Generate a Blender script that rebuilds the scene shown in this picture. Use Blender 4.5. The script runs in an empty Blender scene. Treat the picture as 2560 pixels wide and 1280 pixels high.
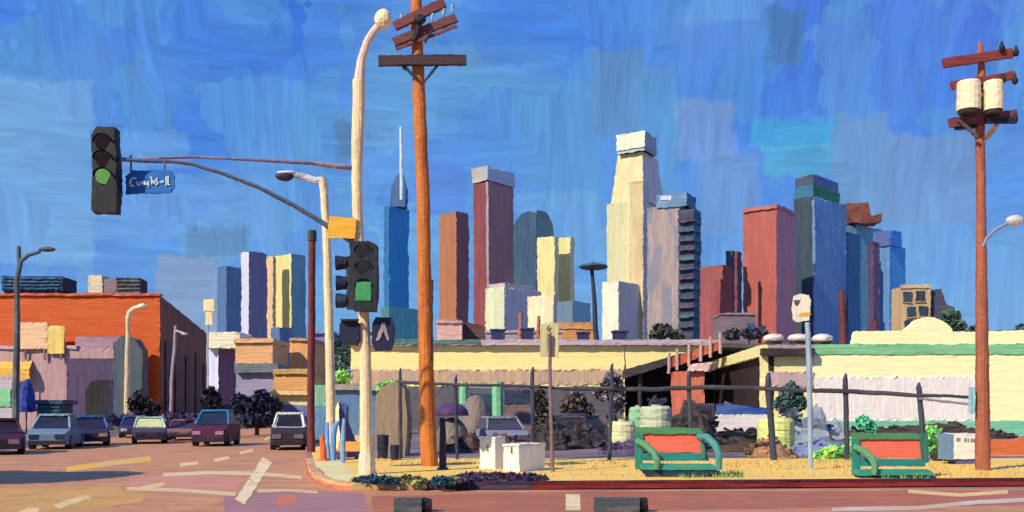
import bpy, math, random
from mathutils import Vector, Matrix, noise
random.seed(7)
R = math.radians
sc = bpy.context.scene
COL = sc.collection

# ------------------------------------------------------------------ camera, sky, sun, exposure
F = 2400.0                      # focal length in pixels of a 2560 px wide picture
HZ = 1030.0                     # row of the horizon in that picture
EYE = 1.65
cd = bpy.data.cameras.new('camera')
cam = bpy.data.objects.new('camera', cd); COL.objects.link(cam)
cam.location = (0, 0, EYE); cam.rotation_euler = (R(90), 0, 0)
cd.sensor_width = 36; cd.lens = 36 * F / 2560
cd.shift_y = (HZ - 640) / 2560
cd.clip_start = 0.1; cd.clip_end = 20000
sc.camera = cam
sc.view_settings.view_transform = 'Standard'; sc.view_settings.look = 'None'
sc.view_settings.exposure = 0.47; sc.view_settings.gamma = 1
sc.cycles.max_bounces = 5
SUN_PHI = R(46)                 # how far the sun stands to the left of straight behind the camera
SUN_EL = R(36)
to_sun = Vector((-math.sin(SUN_PHI) * math.cos(SUN_EL), -math.cos(SUN_PHI) * math.cos(SUN_EL), math.sin(SUN_EL)))
sd = bpy.data.lights.new('sun', 'SUN'); sd.energy = 3.75; sd.angle = R(0.5); sd.color = (1, .89, .70)
sun = bpy.data.objects.new('sun', sd); COL.objects.link(sun)
sun.rotation_euler = to_sun.to_track_quat('Z', 'Y').to_euler()

def lin(c):
    c = c / 255.0
    return c / 12.92 if c <= .04045 else ((c + .055) / 1.055) ** 2.4
def L3(rgb, k=1.0, cap=.86):
    return tuple(min(cap, lin(v) * k) for v in rgb)

class NT:
    """small helper for wiring node trees"""
    def __init__(s, nt):
        s.nt = nt; nt.nodes.clear()
    def n(s, t, **kw):
        nd = s.nt.nodes.new(t)
        for k, v in kw.items():
            if k.startswith('i_'):
                nd.inputs[int(k[2:])].default_value = v
            else:
                setattr(nd, k, v)
        return nd
    def l(s, a, ao, b, bi):
        s.nt.links.new(a.outputs[ao], b.inputs[bi])
    def mix(s, fac, a, b, mode='MIX'):
        m = s.n('ShaderNodeMix', data_type='RGBA', blend_type=mode)
        for idx, v in ((0, fac), (6, a), (7, b)):
            if isinstance(v, tuple) and len(v) == 2 and not isinstance(v[0], (int, float)):
                s.nt.links.new(v[0].outputs[v[1]], m.inputs[idx])
            elif isinstance(v, tuple):
                m.inputs[idx].default_value = (*v[:3], 1)
            else:
                m.inputs[idx].default_value = v
        return (m, 2)
    def ramp(s, src, lo, hi, a=0.0, b=1.0):
        m = s.n('ShaderNodeMapRange', clamp=True)
        s.nt.links.new(src[0].outputs[src[1]], m.inputs[0])
        for i, v in enumerate((lo, hi, a, b)):
            m.inputs[i + 1].default_value = v
        return (m, 0)

# the sky: Nishita daylight under broad patches and streaks of blue
w = bpy.data.worlds.new('World'); sc.world = w; w.use_nodes = True
t = NT(w.node_tree)
out = t.n('ShaderNodeOutputWorld'); bg = t.n('ShaderNodeBackground'); bg.inputs[1].default_value = .1
sky = t.n('ShaderNodeTexSky'); sky.sky_type = 'NISHITA'; sky.sun_disc = False
sky.sun_elevation = SUN_EL; sky.sun_rotation = math.atan2(to_sun.x, to_sun.y)
sky.ozone_density = 3; sky.dust_density = .2
tc = t.n('ShaderNodeTexCoord')
def skynoise(scale, detail=2, rough=.5, dist=0.0, off=(0, 0, 0)):
    m = t.n('ShaderNodeMapping'); m.inputs['Scale'].default_value = scale; m.inputs['Location'].default_value = off
    t.l(tc, 'Generated', m, 0)
    nn = t.n('ShaderNodeTexNoise'); nn.inputs['Scale'].default_value = 1; nn.inputs['Detail'].default_value = detail
    nn.inputs['Roughness'].default_value = rough; nn.inputs['Distortion'].default_value = dist
    t.nt.links.new(m.outputs[0], nn.inputs['Vector'])
    return nn
warp = skynoise((14, 14, 14), 3, .6)
def skycells(scale, amt, rnd=1.0):
    m = t.n('ShaderNodeMapping'); m.inputs['Scale'].default_value = scale
    t.l(tc, 'Generated', m, 0)
    a = t.n('ShaderNodeVectorMath', operation='SCALE'); a.inputs[3].default_value = amt
    t.l(warp, 'Color', a, 0)
    b = t.n('ShaderNodeVectorMath', operation='ADD'); t.l(m, 0, b, 0); t.l(a, 0, b, 1)
    v = t.n('ShaderNodeTexVoronoi', feature='F1'); v.inputs['Scale'].default_value = 1; v.inputs['Randomness'].default_value = rnd
    t.l(b, 0, v, 'Vector')
    s_ = t.n('ShaderNodeSeparateColor'); t.l(v, 'Color', s_, 0)
    return s_
sep = t.n('ShaderNodeSeparateXYZ'); t.l(tc, 'Generated', sep, 0)
cells = skycells((11, 4, 9), 1.1)
cells2 = skycells((26, 4, 15), 1.6)
big = skynoise((4.2, 2, 5), 2, .5, .5)
low = t.ramp((sep, 2), .34, .06)                       # 1 near the roofs, 0 high up
col = t.mix(low, L3((46, 110, 212)), L3((88, 148, 210)))
col = t.mix(t.ramp((big, 0), .42, .66, 0, .75), col, L3((104, 160, 214)))
right = t.ramp((sep, 0), .12, .45)
pz = t.n('ShaderNodeMath', operation='MULTIPLY'); pz.inputs[1].default_value = .55
t.nt.links.new(right[0].outputs[0], pz.inputs[0])
ph = t.n('ShaderNodeMath', operation='MULTIPLY'); t.l(pz, 0, ph, 0)
hi_ = t.ramp((sep, 2), .22, .40); t.nt.links.new(hi_[0].outputs[0], ph.inputs[1])
col = t.mix((ph, 0), col, L3((98, 118, 214)))
col = t.mix(t.ramp((cells, 0), .60, .66, 0, .40), col, L3((98, 156, 208)))
col = t.mix(t.ramp((cells, 1), .66, .72, 0, .42), col, L3((78, 132, 212)))
col = t.mix(t.ramp((cells2, 0), .70, .75, 0, .34), col, L3((84, 148, 196)))
col = t.mix(t.ramp((cells2, 1), .74, .78, 0, .36), col, L3((64, 118, 216)))
st_v = skynoise((95, 20, 10), 5, .66, .8); st_h = skynoise((10, 20, 85), 5, .66, .8)
pick = t.ramp((cells, 2), .46, .54)
stm = t.n('ShaderNodeMix'); stm.data_type = 'FLOAT'
t.nt.links.new(pick[0].outputs[0], stm.inputs[0]); t.l(st_v, 0, stm, 2); t.l(st_h, 0, stm, 3)
# broad dabs of paler, greyer and greener blue hanging low over the town, each with a ragged edge
def sdiv(i):
    m_ = t.n('ShaderNodeMath', operation='DIVIDE'); t.l(sep, i, m_, 0); t.l(sep, 1, m_, 1); return m_
edge = skynoise((46, 30, 46), 4, .7, .5); es = t.n('ShaderNodeSeparateColor'); t.l(edge, 'Color', es, 0)
uv = []
for i, ch in ((0, 0), (2, 1)):
    a_ = t.n('ShaderNodeMath', operation='MULTIPLY_ADD'); t.l(es, ch, a_, 0); a_.inputs[1].default_value = .030; a_.inputs[2].default_value = -.015
    b_ = t.n('ShaderNodeMath', operation='ADD'); t.nt.links.new(sdiv(i).outputs[0], b_.inputs[0]); t.l(a_, 0, b_, 1); uv.append(b_)
front = t.n('ShaderNodeMath', operation='GREATER_THAN'); t.l(sep, 1, front, 0); front.inputs[1].default_value = .1
for x0, x1, y0, y1, c, al in ((-60, 230, 200, 660, (116, 166, 214), .6), (130, 690, 440, 600, (104, 154, 212), .5), (840, 895, 296, 410, (76, 118, 166), .85), (466, 622, 566, 645, (84, 128, 172), .85),
                              (392, 552, 640, 880, (122, 146, 186), .9), (1290, 1490, 200, 470, (82, 142, 200), .75), (1480, 1610, 120, 330, (86, 134, 186), .9), (1590, 1690, 170, 480, (84, 144, 198), .75),
                              (1740, 1895, 385, 585, (96, 138, 198), .9), (1690, 1840, 250, 400, (112, 144, 200), .75), (1880, 2100, 292, 370, (54, 150, 204), .92), (1905, 2110, 360, 440, (72, 156, 200), .9),
                              (1918, 2005, 22, 150, (66, 114, 172), .9), (2084, 2225, 288, 560, (98, 140, 190), .85), (2210, 2445, 335, 560, (104, 138, 190), .8), (1040, 1165, 350, 540, (78, 122, 216), .65),
                              (1090, 1300, 220, 420, (78, 138, 210), .5), (2010, 2600, 560, 840, (96, 150, 208), .5), (1290, 1510, 480, 660, (100, 158, 206), .6), (1700, 1900, 60, 150, (80, 130, 206), .5), (1100, 1290, 20, 110, (58, 120, 214), .5), (240, 470, 330, 420, (108, 160, 224), .5), (520, 760, 60, 190, (56, 112, 206), .55)):
    u0, u1, v0, v1 = (x0 - 1280) / F, (x1 - 1280) / F, (HZ - y1) / F, (HZ - y0) / F; sf = .0028
    f_ = None
    for nd, lo_, hi2 in ((uv[0], u0, u1), (uv[1], v0, v1)):
        for a_, b_ in ((lo_ - sf, lo_ + sf), (hi2 + sf, hi2 - sf)):
            r_ = t.ramp((nd, 0), a_, b_)
            if f_ is None: f_ = r_
            else:
                q_ = t.n('ShaderNodeMath', operation='MULTIPLY'); t.nt.links.new(f_[0].outputs[0], q_.inputs[0]); t.nt.links.new(r_[0].outputs[0], q_.inputs[1]); f_ = (q_, 0)
    q_ = t.n('ShaderNodeMath', operation='MULTIPLY'); t.nt.links.new(f_[0].outputs[0], q_.inputs[0]); t.l(front, 0, q_, 1)
    q2 = t.n('ShaderNodeMath', operation='MULTIPLY'); t.l(q_, 0, q2, 0); q2.inputs[1].default_value = al
    col = t.mix((q2, 0), col, L3(c))
grain = t.ramp((stm, 0), .3, .7, .80, 1.18)
gc = t.n('ShaderNodeCombineColor')
for i in range(3): t.nt.links.new(grain[0].outputs[0], gc.inputs[i])
col = t.mix(1.0, col, (gc, 0), 'MULTIPLY')
up = t.n('ShaderNodeVectorMath', operation='SCALE'); up.inputs[3].default_value = 8.2
t.nt.links.new(col[0].outputs[2], up.inputs[0])
fin = t.mix(.88, (sky, 0), (up, 0))
t.nt.links.new(fin[0].outputs[2], bg.inputs[0]); t.l(bg, 0, out, 0)

# ------------------------------------------------------------------ painted materials
MATS = {}
def mat(rgb, d='v', s=.02, var=.16, acc=None, k=.93, rough=.62, bump=.45, emit=0.0, accf=.45):
    """oil-painted surface: streaks running one way (v up, h along, g across the ground), a second tone in dabs, relief of the bristles"""
    s = float('%.2g' % s)
    key = (rgb, d, s, var, acc, k, rough, bump, emit, accf)
    if key in MATS: return MATS[key]
    m = bpy.data.materials.new('paint'); m.use_nodes = True; MATS[key] = m
    t = NT(m.node_tree)
    o = t.n('ShaderNodeOutputMaterial'); b = t.n('ShaderNodeBsdfPrincipled'); t.l(b, 0, o, 0)
    k = k if k == 1.0 else k * .90
    base = L3(rgb, k, .93)
    hi = tuple(min(.94, v * (1 + var) + .010) for v in base)
    lo = (base[0] * (1 - var), base[1] * (1 - var * 1.05), min(.88, base[2] * (1 - var * .6)))
    if acc is None:
        acc_c = (base[0] * .84 + .02, base[1] * .90 + .01, min(.85, base[2] * 1.05 + .03))
    else:
        acc_c = L3(acc, k)
    a, c = 5.5 * s, 95 * s
    sv = {'v': (1/a, 1/a, 1/c), 'h': (1/c, 1/c, 1/a), 'g': (1/(c*1.4), 1/(a*9), 1/a), 'd': (1/(a*4), 1/(a*4), 1/(a*3))}[d]
    tc = t.n('ShaderNodeTexCoord')
    wn = t.n('ShaderNodeTexNoise'); wn.inputs['Scale'].default_value = 1 / (34 * s); wn.inputs['Detail'].default_value = 2
    t.l(tc, 'Object', wn, 'Vector')
    ws = t.n('ShaderNodeVectorMath', operation='SCALE'); ws.inputs[3].default_value = 11 * s; t.l(wn, 'Color', ws, 0)
    wa = t.n('ShaderNodeVectorMath', operation='ADD'); t.l(tc, 'Object', wa, 0); t.l(ws, 0, wa, 1)
    mp = t.n('ShaderNodeMapping'); mp.inputs['Scale'].default_value = sv; t.l(wa, 0, mp, 0)
    n1 = t.n('ShaderNodeTexNoise'); n1.inputs['Scale'].default_value = 1; n1.inputs['Detail'].default_value = 3.5; n1.inputs['Roughness'].default_value = .62
    t.l(mp, 0, n1, 'Vector')
    mp2 = t.n('ShaderNodeMapping'); mp2.inputs['Scale'].default_value = tuple(v * f for v, f in zip(sv, {'v': (.16, .16, .8), 'h': (.8, .8, .16), 'g': (.9, .22, 1), 'd': (.3, .3, .3)}[d]))
    mp2.inputs['Location'].default_value = (3.3, 7.1, 1.7); t.l(wa, 0, mp2, 0)
    n2 = t.n('ShaderNodeTexNoise'); n2.inputs['Scale'].default_value = 1; n2.inputs['Detail'].default_value = 1.5; t.l(mp2, 0, n2, 'Vector')
    c1 = t.mix(t.ramp((n1, 0), .32, .68), lo, hi)
    c2 = t.mix(t.ramp((n2, 0), .52, .60, 0, accf), c1, acc_c)
    t.nt.links.new(c2[0].outputs[2], b.inputs['Base Color'])
    b.inputs['Roughness'].default_value = rough
    b.inputs['Specular IOR Level'].default_value = .3
    bp = t.n('ShaderNodeBump'); bp.inputs['Strength'].default_value = bump; bp.inputs['Distance'].default_value = 3.2 * s
    t.l(n1, 0, bp, 'Height'); t.l(bp, 0, b, 'Normal')
    if emit:
        b.inputs['Emission Color'].default_value = (*L3(rgb, 1), 1); b.inputs['Emission Strength'].default_value = emit
    return m

# ------------------------------------------------------------------ geometry helpers
def X(px, D): return (px - 1280.0) / F * D
def Z(py, D): return EYE + (HZ - py) / F * D
def P(px, py, D): return Vector((X(px, D), D, Z(py, D)))
def lotD(py): return 3600.0 / (py - HZ)          # distance of a point of the raised lot (z = 0.15) seen at row py
def roadD(py): return 3960.0 / (py - HZ)
LOT = .15

class MB:
    """collects faces, each divided finely enough for its outline to waver like a brush stroke"""
    def __init__(s, sz, seg=7.0, wob=1.0, rag=1.0, keep=None):
        s.s = sz; s.seg = seg * sz; s.wob = wob; s.rag = rag; s.f = []; s.keep = keep; s.damp = False
    def quad(s, a, b, c, d, m=0):
        a, b, c, d = map(Vector, (a, b, c, d))
        nu = max(1, min(90, math.ceil(max((b - a).length, (c - d).length) / s.seg)))
        nv = max(1, min(90, math.ceil(max((d - a).length, (c - b).length) / s.seg)))
        for i in range(nu):
            u0, u1 = i / nu, (i + 1) / nu
            p0, p1 = a.lerp(b, u0), a.lerp(b, u1); q0, q1 = d.lerp(c, u0), d.lerp(c, u1)
            for j in range(nv):
                v0, v1 = j / nv, (j + 1) / nv
                s.f.append(((p0.lerp(q0, v0), p1.lerp(q1, v0), p1.lerp(q1, v1), p0.lerp(q0, v1)), m))
    def poly(s, pts, m=0):
        pts = [Vector(p) for p in pts]; o = []
        for i, p in enumerate(pts):
            q = pts[(i + 1) % len(pts)]
            n = max(1, min(90, math.ceil((q - p).length / s.seg)))
            o += [p.lerp(q, j / n) for j in range(n)]
        s.f.append((tuple(o), m)); return s
    def raw(s, pts, m=0): s.f.append((tuple(Vector(p) for p in pts), m))
    def hexa(s, b, tp, m=0, bottom=True):
        """b, tp: four corners each, counter-clockwise from above"""
        for i in range(4):
            j = (i + 1) % 4
            s.quad(b[i], b[j], tp[j], tp[i], m[i] if isinstance(m, (list, tuple)) else m)
        mt = m[4] if isinstance(m, (list, tuple)) else m
        s.quad(*tp, mt)
        if bottom: s.quad(b[3], b[2], b[1], b[0], mt)
        return s
    def box(s, x0, x1, y0, y1, z0, z1, m=0, rz=0.0, c=None, bottom=True):
        def q(x, y, z):
            v = Vector((x, y, z))
            if rz:
                cc = Vector(c) if c else Vector(((x0 + x1) / 2, (y0 + y1) / 2, 0))
                d = v - cc; d.rotate(Matrix.Rotation(rz, 3, 'Z')); v = cc + d
            return v
        s.hexa([q(x0, y0, z0), q(x1, y0, z0), q(x1, y1, z0), q(x0, y1, z0)], [q(x0, y0, z1), q(x1, y0, z1), q(x1, y1, z1), q(x0, y1, z1)], m, bottom)
        return s
    def fb(s, x0, x1, y0, y1, D, dep, m=0, ground=None):
        """box whose front, at distance D, spans those pixels of the photograph"""
        zb = Z(y1, D) if ground is None else ground
        return s.box(X(x0, D), X(x1, D), D, D + dep, zb, Z(y0, D), m)
    def prism(s, pts, dvec, m=0):
        """outline pts pushed along dvec"""
        s.damp = True
        pts = [Vector(p) for p in pts]; d = Vector(dvec); q = [p + d for p in pts]
        s.poly(pts, m); s.poly(list(reversed(q)), m)
        for i in range(len(pts)):
            j = (i + 1) % len(pts)
            s.quad(pts[j], pts[i], q[i], q[j], m)
        return s
    def tube(s, pts, r, n=10, m=0, caps=True):
        pts = [Vector(p) for p in pts]
        rs = list(r) if isinstance(r, (list, tuple)) else [r] * len(pts)
        P2, R2 = [], []
        for i in range(len(pts) - 1):
            k = max(1, min(90, math.ceil((pts[i + 1] - pts[i]).length / s.seg)))
            for j in range(k):
                P2.append(pts[i].lerp(pts[i + 1], j / k)); R2.append(rs[i] + (rs[i + 1] - rs[i]) * j / k)
        P2.append(pts[-1]); R2.append(rs[-1])
        up = Vector((0, 1, 0)); rings = []
        for i, p in enumerate(P2):
            tg = (P2[min(i + 1, len(P2) - 1)] - P2[max(i - 1, 0)])
            tg = tg.normalized() if tg.length > 1e-9 else Vector((0, 0, 1))
            a = tg.cross(up)
            if a.length < 1e-3: a = tg.cross(Vector((1, 0, 0)))
            a.normalize(); b = a.cross(tg).normalized()
            rings.append([p + (a * math.cos(2 * math.pi * q / n) + b * math.sin(2 * math.pi * q / n)) * R2[i] for q in range(n)])
        for i in range(len(rings) - 1):
            for q in range(n):
                w_ = (q + 1) % n
                s.raw((rings[i][q], rings[i][w_], rings[i + 1][w_], rings[i + 1][q]), m)
        if caps:
            s.raw(list(reversed(rings[0])), m); s.raw(rings[-1], m)
        return s
    def ball(s, c, rx, ry, rz, m=0, nu=14, nv=9, zmin=-1.0, zmax=1.0):
        c = Vector(c); g = []
        a0, a1 = math.asin(zmin), math.asin(zmax)
        for j in range(nv + 1):
            a = a0 + (a1 - a0) * j / nv
            g.append([c + Vector((rx * math.cos(a) * math.cos(2 * math.pi * i / nu), ry * math.cos(a) * math.sin(2 * math.pi * i / nu), rz * math.sin(a))) for i in range(nu)])
        for j in range(nv):
            for i in range(nu):
                k = (i + 1) % nu
                s.raw((g[j][i], g[j][k], g[j + 1][k], g[j + 1][i]), m)
        if zmin > -.99: s.raw(list(reversed(g[0])), m)
        if zmax < .99: s.raw(g[-1], m)
        return s
    def build(s, name, mats, parent=None, loc=None):
        idx, vs, fs, mi = {}, [], [], []
        q = 2e-3 if s.s < .2 else .01
        for pts, m in s.f:
            ids = []
            for p in pts:
                kk = (round(p.x / q), round(p.y / q), round(p.z / q))
                i = idx.get(kk)
                if i is None:
                    i = idx[kk] = len(vs); vs.append(p.copy())
                if i not in ids: ids.append(i)
            if len(ids) > 2: fs.append(ids); mi.append(m)
        if s.wob or s.rag:
            f1, f2 = 1 / (46 * s.s), 1 / (8 * s.s)
            a1, a2 = 1.9 * s.s * s.wob, 1.9 * s.s * s.rag
            nn, flat = [None] * len(vs), [True] * len(vs)
            for ids in fs:
                a_, b_, c_ = vs[ids[0]], vs[ids[len(ids) // 3]], vs[ids[2 * len(ids) // 3]]
                fn = (b_ - a_).cross(c_ - a_)
                if fn.length < 1e-12: continue
                fn.normalize()
                for i in ids:
                    if nn[i] is None: nn[i] = fn
                    elif abs(nn[i].dot(fn)) < .97: flat[i] = False
            for i, p in enumerate(list(vs)):
                d = noise.noise_vector(p * f1) * a1 + noise.noise_vector(p * f2) * a2
                if s.damp: d.y *= .06
                if p.z < .02 or (s.keep is not None and abs(p.z - s.keep) < .02): d.z = 0
                if flat[i] and nn[i] is not None: d = d - nn[i] * d.dot(nn[i]) * .92
                vs[i] = p + d
        o0 = Vector(loc) if loc is not None else (Vector(parent['_w']) if parent is not None else Vector((0, 0, 0)))
        me = bpy.data.meshes.new(name)
        me.from_pydata([tuple(p - o0) for p in vs], [], fs)
        ms = mats if isinstance(mats, (list, tuple)) else [mats]
        for m in ms: me.materials.append(m)
        if len(ms) > 1: me.polygons.foreach_set('material_index', mi)
        me.update()
        o = bpy.data.objects.new(name, me); COL.objects.link(o)
        if parent is not None:
            o.parent = parent
            if loc is not None: o.location = o0 - Vector(parent['_w'])
        else:
            o.location = o0
        o['_w'] = tuple(o0)
        return o

def tag(o, label=None, cat=None, group=None, kind=None):
    if label: o['label'] = label
    if cat: o['category'] = cat
    if group: o['group'] = group
    if kind: o['kind'] = kind
    return o
def thing(name, label, cat, loc, group=None):
    o = bpy.data.objects.new(name, None); COL.objects.link(o); o.location = Vector(loc)
    o.empty_display_size = .2; o['_w'] = tuple(loc)
    return tag(o, label, cat, group)
def fbx(name, px, D, dep, m, parent, seg=7.0, rag=1.0, ground=None, wob=1.0, keep=None):
    """one part: a box given by pixels"""
    b = MB(D / F, seg, wob, rag, keep); b.fb(*px, D, dep, ground=ground)
    return b.build(name, m, parent)
def copy_tree(o, parent=None):
    c = o.copy(); COL.objects.link(c); c.parent = parent
    for ch in list(o.children): copy_tree(ch, c)
    return c

# ------------------------------------------------------------------ the setting: ground, roads, pavements, markings
def sheet(name, pts, z, rgb, s=.012, d='g', var=.14, acc=None, k=.95, rag=0.0, accf=.5):
    b = MB(s, 30, 0, rag); b.raw([(x, y, z) for x, y in pts])
    o = b.build(name, mat(rgb, d, s, var, acc, k, accf=accf)); tag(o, kind='structure'); return o
sheet('ground', [(-9000, -3000), (9000, -3000), (9000, 15000), (-9000, 15000)], -.03, (150, 128, 118), .05)
SL = -.217                                      # the side street runs slightly left of straight ahead
def sx(D, off=0.0): return -8.6 + SL * (D - 40) + off    # its right kerb at distance D
corner = [(X(px, lotD(py)), lotD(py)) for px, py in ((880, 1208), (845, 1206), (812, 1199), (786, 1187), (770, 1170), (765, 1145))]
road_pts = [(-160, -40), (160, -40), (160, 21.4), (30, 21.3), (corner[0][0], corner[0][1] - .01)] + [(x - .01, y - .01) for x, y in corner[1:]] \
    + [(sx(40), 40), (sx(140), 140), (sx(140, -12.8), 140), (sx(34, -12.8), 34), (-24, 30), (-160, 30)]
sheet('road', road_pts, 0, (206, 144, 94), .010, acc=(196, 128, 96), var=.24)
def slab(name, pts, z0, z1, mats, mi=0, mside=1, s=.012):
    b = MB(s, 60, 0, 0)
    b.raw([(x, y, z1) for x, y in pts], mi)
    for i in range(len(pts)):
        a, c = pts[i], pts[(i + 1) % len(pts)]
        b.raw([(a[0], a[1], z0), (c[0], c[1], z0), (c[0], c[1], z1), (a[0], a[1], z1)], mside)
    return tag(b.build(name, mats), kind='structure')
KY = lambda x: corner[0][1] + (x - corner[0][0]) * (21.75 - corner[0][1]) / (13.5 - corner[0][0])   # line of the kerb
lot_pts = [(240, KY(240) + .22), (corner[0][0], corner[0][1] + .22)] + [(x + .18, y + .14) for x, y in corner[1:]] + [(sx(40, .2), 40), (sx(140, .2), 140), (240, 140)]
slab('dry_lot_ground', list(reversed(lot_pts)), -.02, LOT, [mat((255, 198, 96), 'g', .012, .10, (255, 190, 84), 1.0, bump=.3)] * 2)
sheet('far_pavement', [(-160, 30), (-24, 30), (sx(34, -12.8), 34), (sx(140, -12.8), 140), (-160, 140)], .004, (120, 104, 112), .02)
# the yard behind the fence, a darker trodden earth
sheet('yard_ground', [(-4.5, 31.2), (60, 31.2), (160, 58), (160, 138), (-22, 138), (-9.5, 60)], LOT + .004, (142, 120, 116), .016, acc=(96, 82, 92))
# kerbs: plain purple stretch, then the red painted one, and the curved corner
def kerb(name, pts, rgb, acc, wd=.2, s=.0095, lab=None):
    b = MB(s, 9, .8, .9, keep=0.0)
    for (x0, y0), (x1, y1) in zip(pts[:-1], pts[1:]):
        d = Vector((x1 - x0, y1 - y0, 0)).normalized(); nrm = Vector((-d.y, d.x, 0)) * wd
        p0, p1 = Vector((x0, y0, 0)), Vector((x1, y1, 0)); h = Vector((0, 0, LOT + .012))
        b.quad(p0, p1, p1 + h * .55, p0 + h * .55); b.quad(p0 + h * .55, p1 + h * .55, p1 + h, p0 + h, 1); b.quad(p0 + h, p1 + h, p1 + h + nrm, p0 + h + nrm, 1)
    return tag(b.build(name, [mat(rgb, 'h', s, .3, acc, .9), mat(acc or rgb, 'h', s, .3, rgb, .8)]), kind='structure')
kx = lambda px: [(X(px, 21), KY(X(px, 21)))]
kerb('red_kerb', [(x, KY(x)) for x in (X(1330, 21), 4, 8, 16, 40, 120)], (156, 36, 30), (84, 30, 36))
kerb('purple_kerb', [(x, KY(x)) for x in (X(1075, 21), X(1330, 21) - .01)], (96, 66, 84), (60, 40, 66))
kerb('pale_kerb', [(x, y) for x, y in reversed(corner[:1])] + [(X(1075, 21) - .01, KY(X(1075, 21)))], (206, 170, 116), (240, 200, 130))
kerb('corner_kerb', [(x, y) for x, y in reversed(corner)], (222, 128, 88), (240, 190, 130))
kerb('street_kerb', [(sx(140), 140), (sx(70), 70), (sx(40), 40), (corner[-1][0], corner[-1][1])], (176, 132, 116), None, s=.02)
sheet('corner_pavement', [(X(px, lotD(py)), lotD(py)) for px, py in ((872, 1203), (838, 1200), (806, 1190), (786, 1176), (790, 1150), (806, 1132), (838, 1136), (862, 1165), (890, 1185))], LOT + .004, (242, 226, 160), .011, acc=(228, 206, 150))
sheet('kerb_ramp', [(X(px, lotD(py)), lotD(py)) for px, py in ((792, 1189), (772, 1171), (776, 1163), (800, 1172), (812, 1184), (806, 1192))], LOT + .008, (226, 128, 88), .011)
# painted lines on the road
def line(name, pts, rgb, w_=6.0, z=.004):
    """brushy road line along pixels of the road plane"""
    q = [(X(px, roadD(py)), roadD(py)) for px, py in pts]
    b = MB(.010, 9, .5, 2.2, keep=z)
    for (a, c) in zip(pts[:-1], pts[1:]):
        dx, dy = c[0] - a[0], c[1] - a[1]; ln = math.hypot(dx, dy); nx, ny = -dy / ln * w_ / 2, dx / ln * w_ / 2
        g = lambda px, py: (X(px, roadD(py)), roadD(py), z)
        n = max(1, int(ln / 9))
        for i in range(n):
            u, v = i / n, (i + 1) / n
            a0 = (a[0] + dx * u, a[1] + dy * u); a1 = (a[0] + dx * v, a[1] + dy * v)
            b.raw([g(a0[0] + nx, a0[1] + ny), g(a1[0] + nx, a1[1] + ny), g(a1[0] - nx, a1[1] - ny), g(a0[0] - nx, a0[1] - ny)])
    return tag(b.build(name, mat(rgb, 'g', .01, .12, (222, 176, 132), .95, accf=.6)), kind='structure')
line('crosswalk_line', [(408, 1187), (520, 1182), (640, 1184), (755, 1194)], (238, 204, 152), 9)
line('crosswalk_line', [(318, 1222), (450, 1226), (590, 1236)], (232, 196, 146), 9)
line('crosswalk_line', [(645, 1228), (720, 1226), (795, 1231)], (230, 192, 144), 7)
line('stop_line', [(668, 1150), (634, 1205), (600, 1256)], (248, 222, 170), 27, .008)
line('yellow_lane_line', [(165, 1174), (262, 1160), (378, 1147)], (238, 188, 62), 13)
line('edge_line', [(2080, 1274), (2300, 1270), (2440, 1256), (2600, 1248)], (214, 196, 178), 10)
line('gutter_line', [(2270, 1228), (2400, 1238), (2520, 1230)], (246, 204, 128), 9)
line('short_road_mark', [(1414, 1256), (1450, 1256)], (246, 218, 166), 40)
line('lane_dash', [(450, 1163), (495, 1157)], (240, 208, 140), 8)
line('lane_dash', [(535, 1152), (572, 1144)], (240, 208, 140), 8)
line('lane_dash', [(600, 1134), (632, 1125)], (240, 208, 140), 7)
line('lane_dash', [(662, 1100), (676, 1092)], (240, 208, 140), 6)
def patch(name, pts, rgb, z=.0025, acc=None, rag=1.0):
    q = [(X(px, roadD(py)), roadD(py), z) for px, py in pts]
    b = MB(.01, 7, 3, 3, keep=z); b.poly(q)
    return tag(b.build(name, mat(rgb, 'g', .01, .16, acc, .95)), kind='structure')
patch('ochre_road_patch', [(-60, 1222), (120, 1218), (290, 1216), (372, 1236), (350, 1256), (210, 1276), (-60, 1290)], (206, 154, 78), acc=(232, 176, 96))
patch('rust_road_patch', [(690, 1240), (735, 1238), (745, 1262), (690, 1268)], (216, 120, 84))
patch('pale_road_streak', [(135, 1262), (175, 1248), (222, 1238), (226, 1246), (180, 1262), (140, 1274)], (240, 204, 138), .0062)
patch('pale_road_streak', [(330, 1226), (372, 1212), (412, 1206), (410, 1214), (366, 1228)], (238, 200, 136), .0062)
patch('pale_road_streak', [(40, 1284), (70, 1272), (104, 1268), (96, 1282)], (238, 202, 140), .0062)
patch('pink_road_patch', [(320, 1196), (470, 1186), (610, 1196), (590, 1222), (330, 1226)], (216, 146, 116), .001)
patch('mauve_road_patch', [(560, 1240), (680, 1222), (905, 1232), (930, 1282), (560, 1290)], (176, 124, 118), .0015)
patch('brown_road_patch', [(930, 1240), (1500, 1228), (2600, 1226), (2600, 1262), (1900, 1272), (1300, 1284), (930, 1290)], (186, 108, 72), .002, (170, 100, 76))

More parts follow.
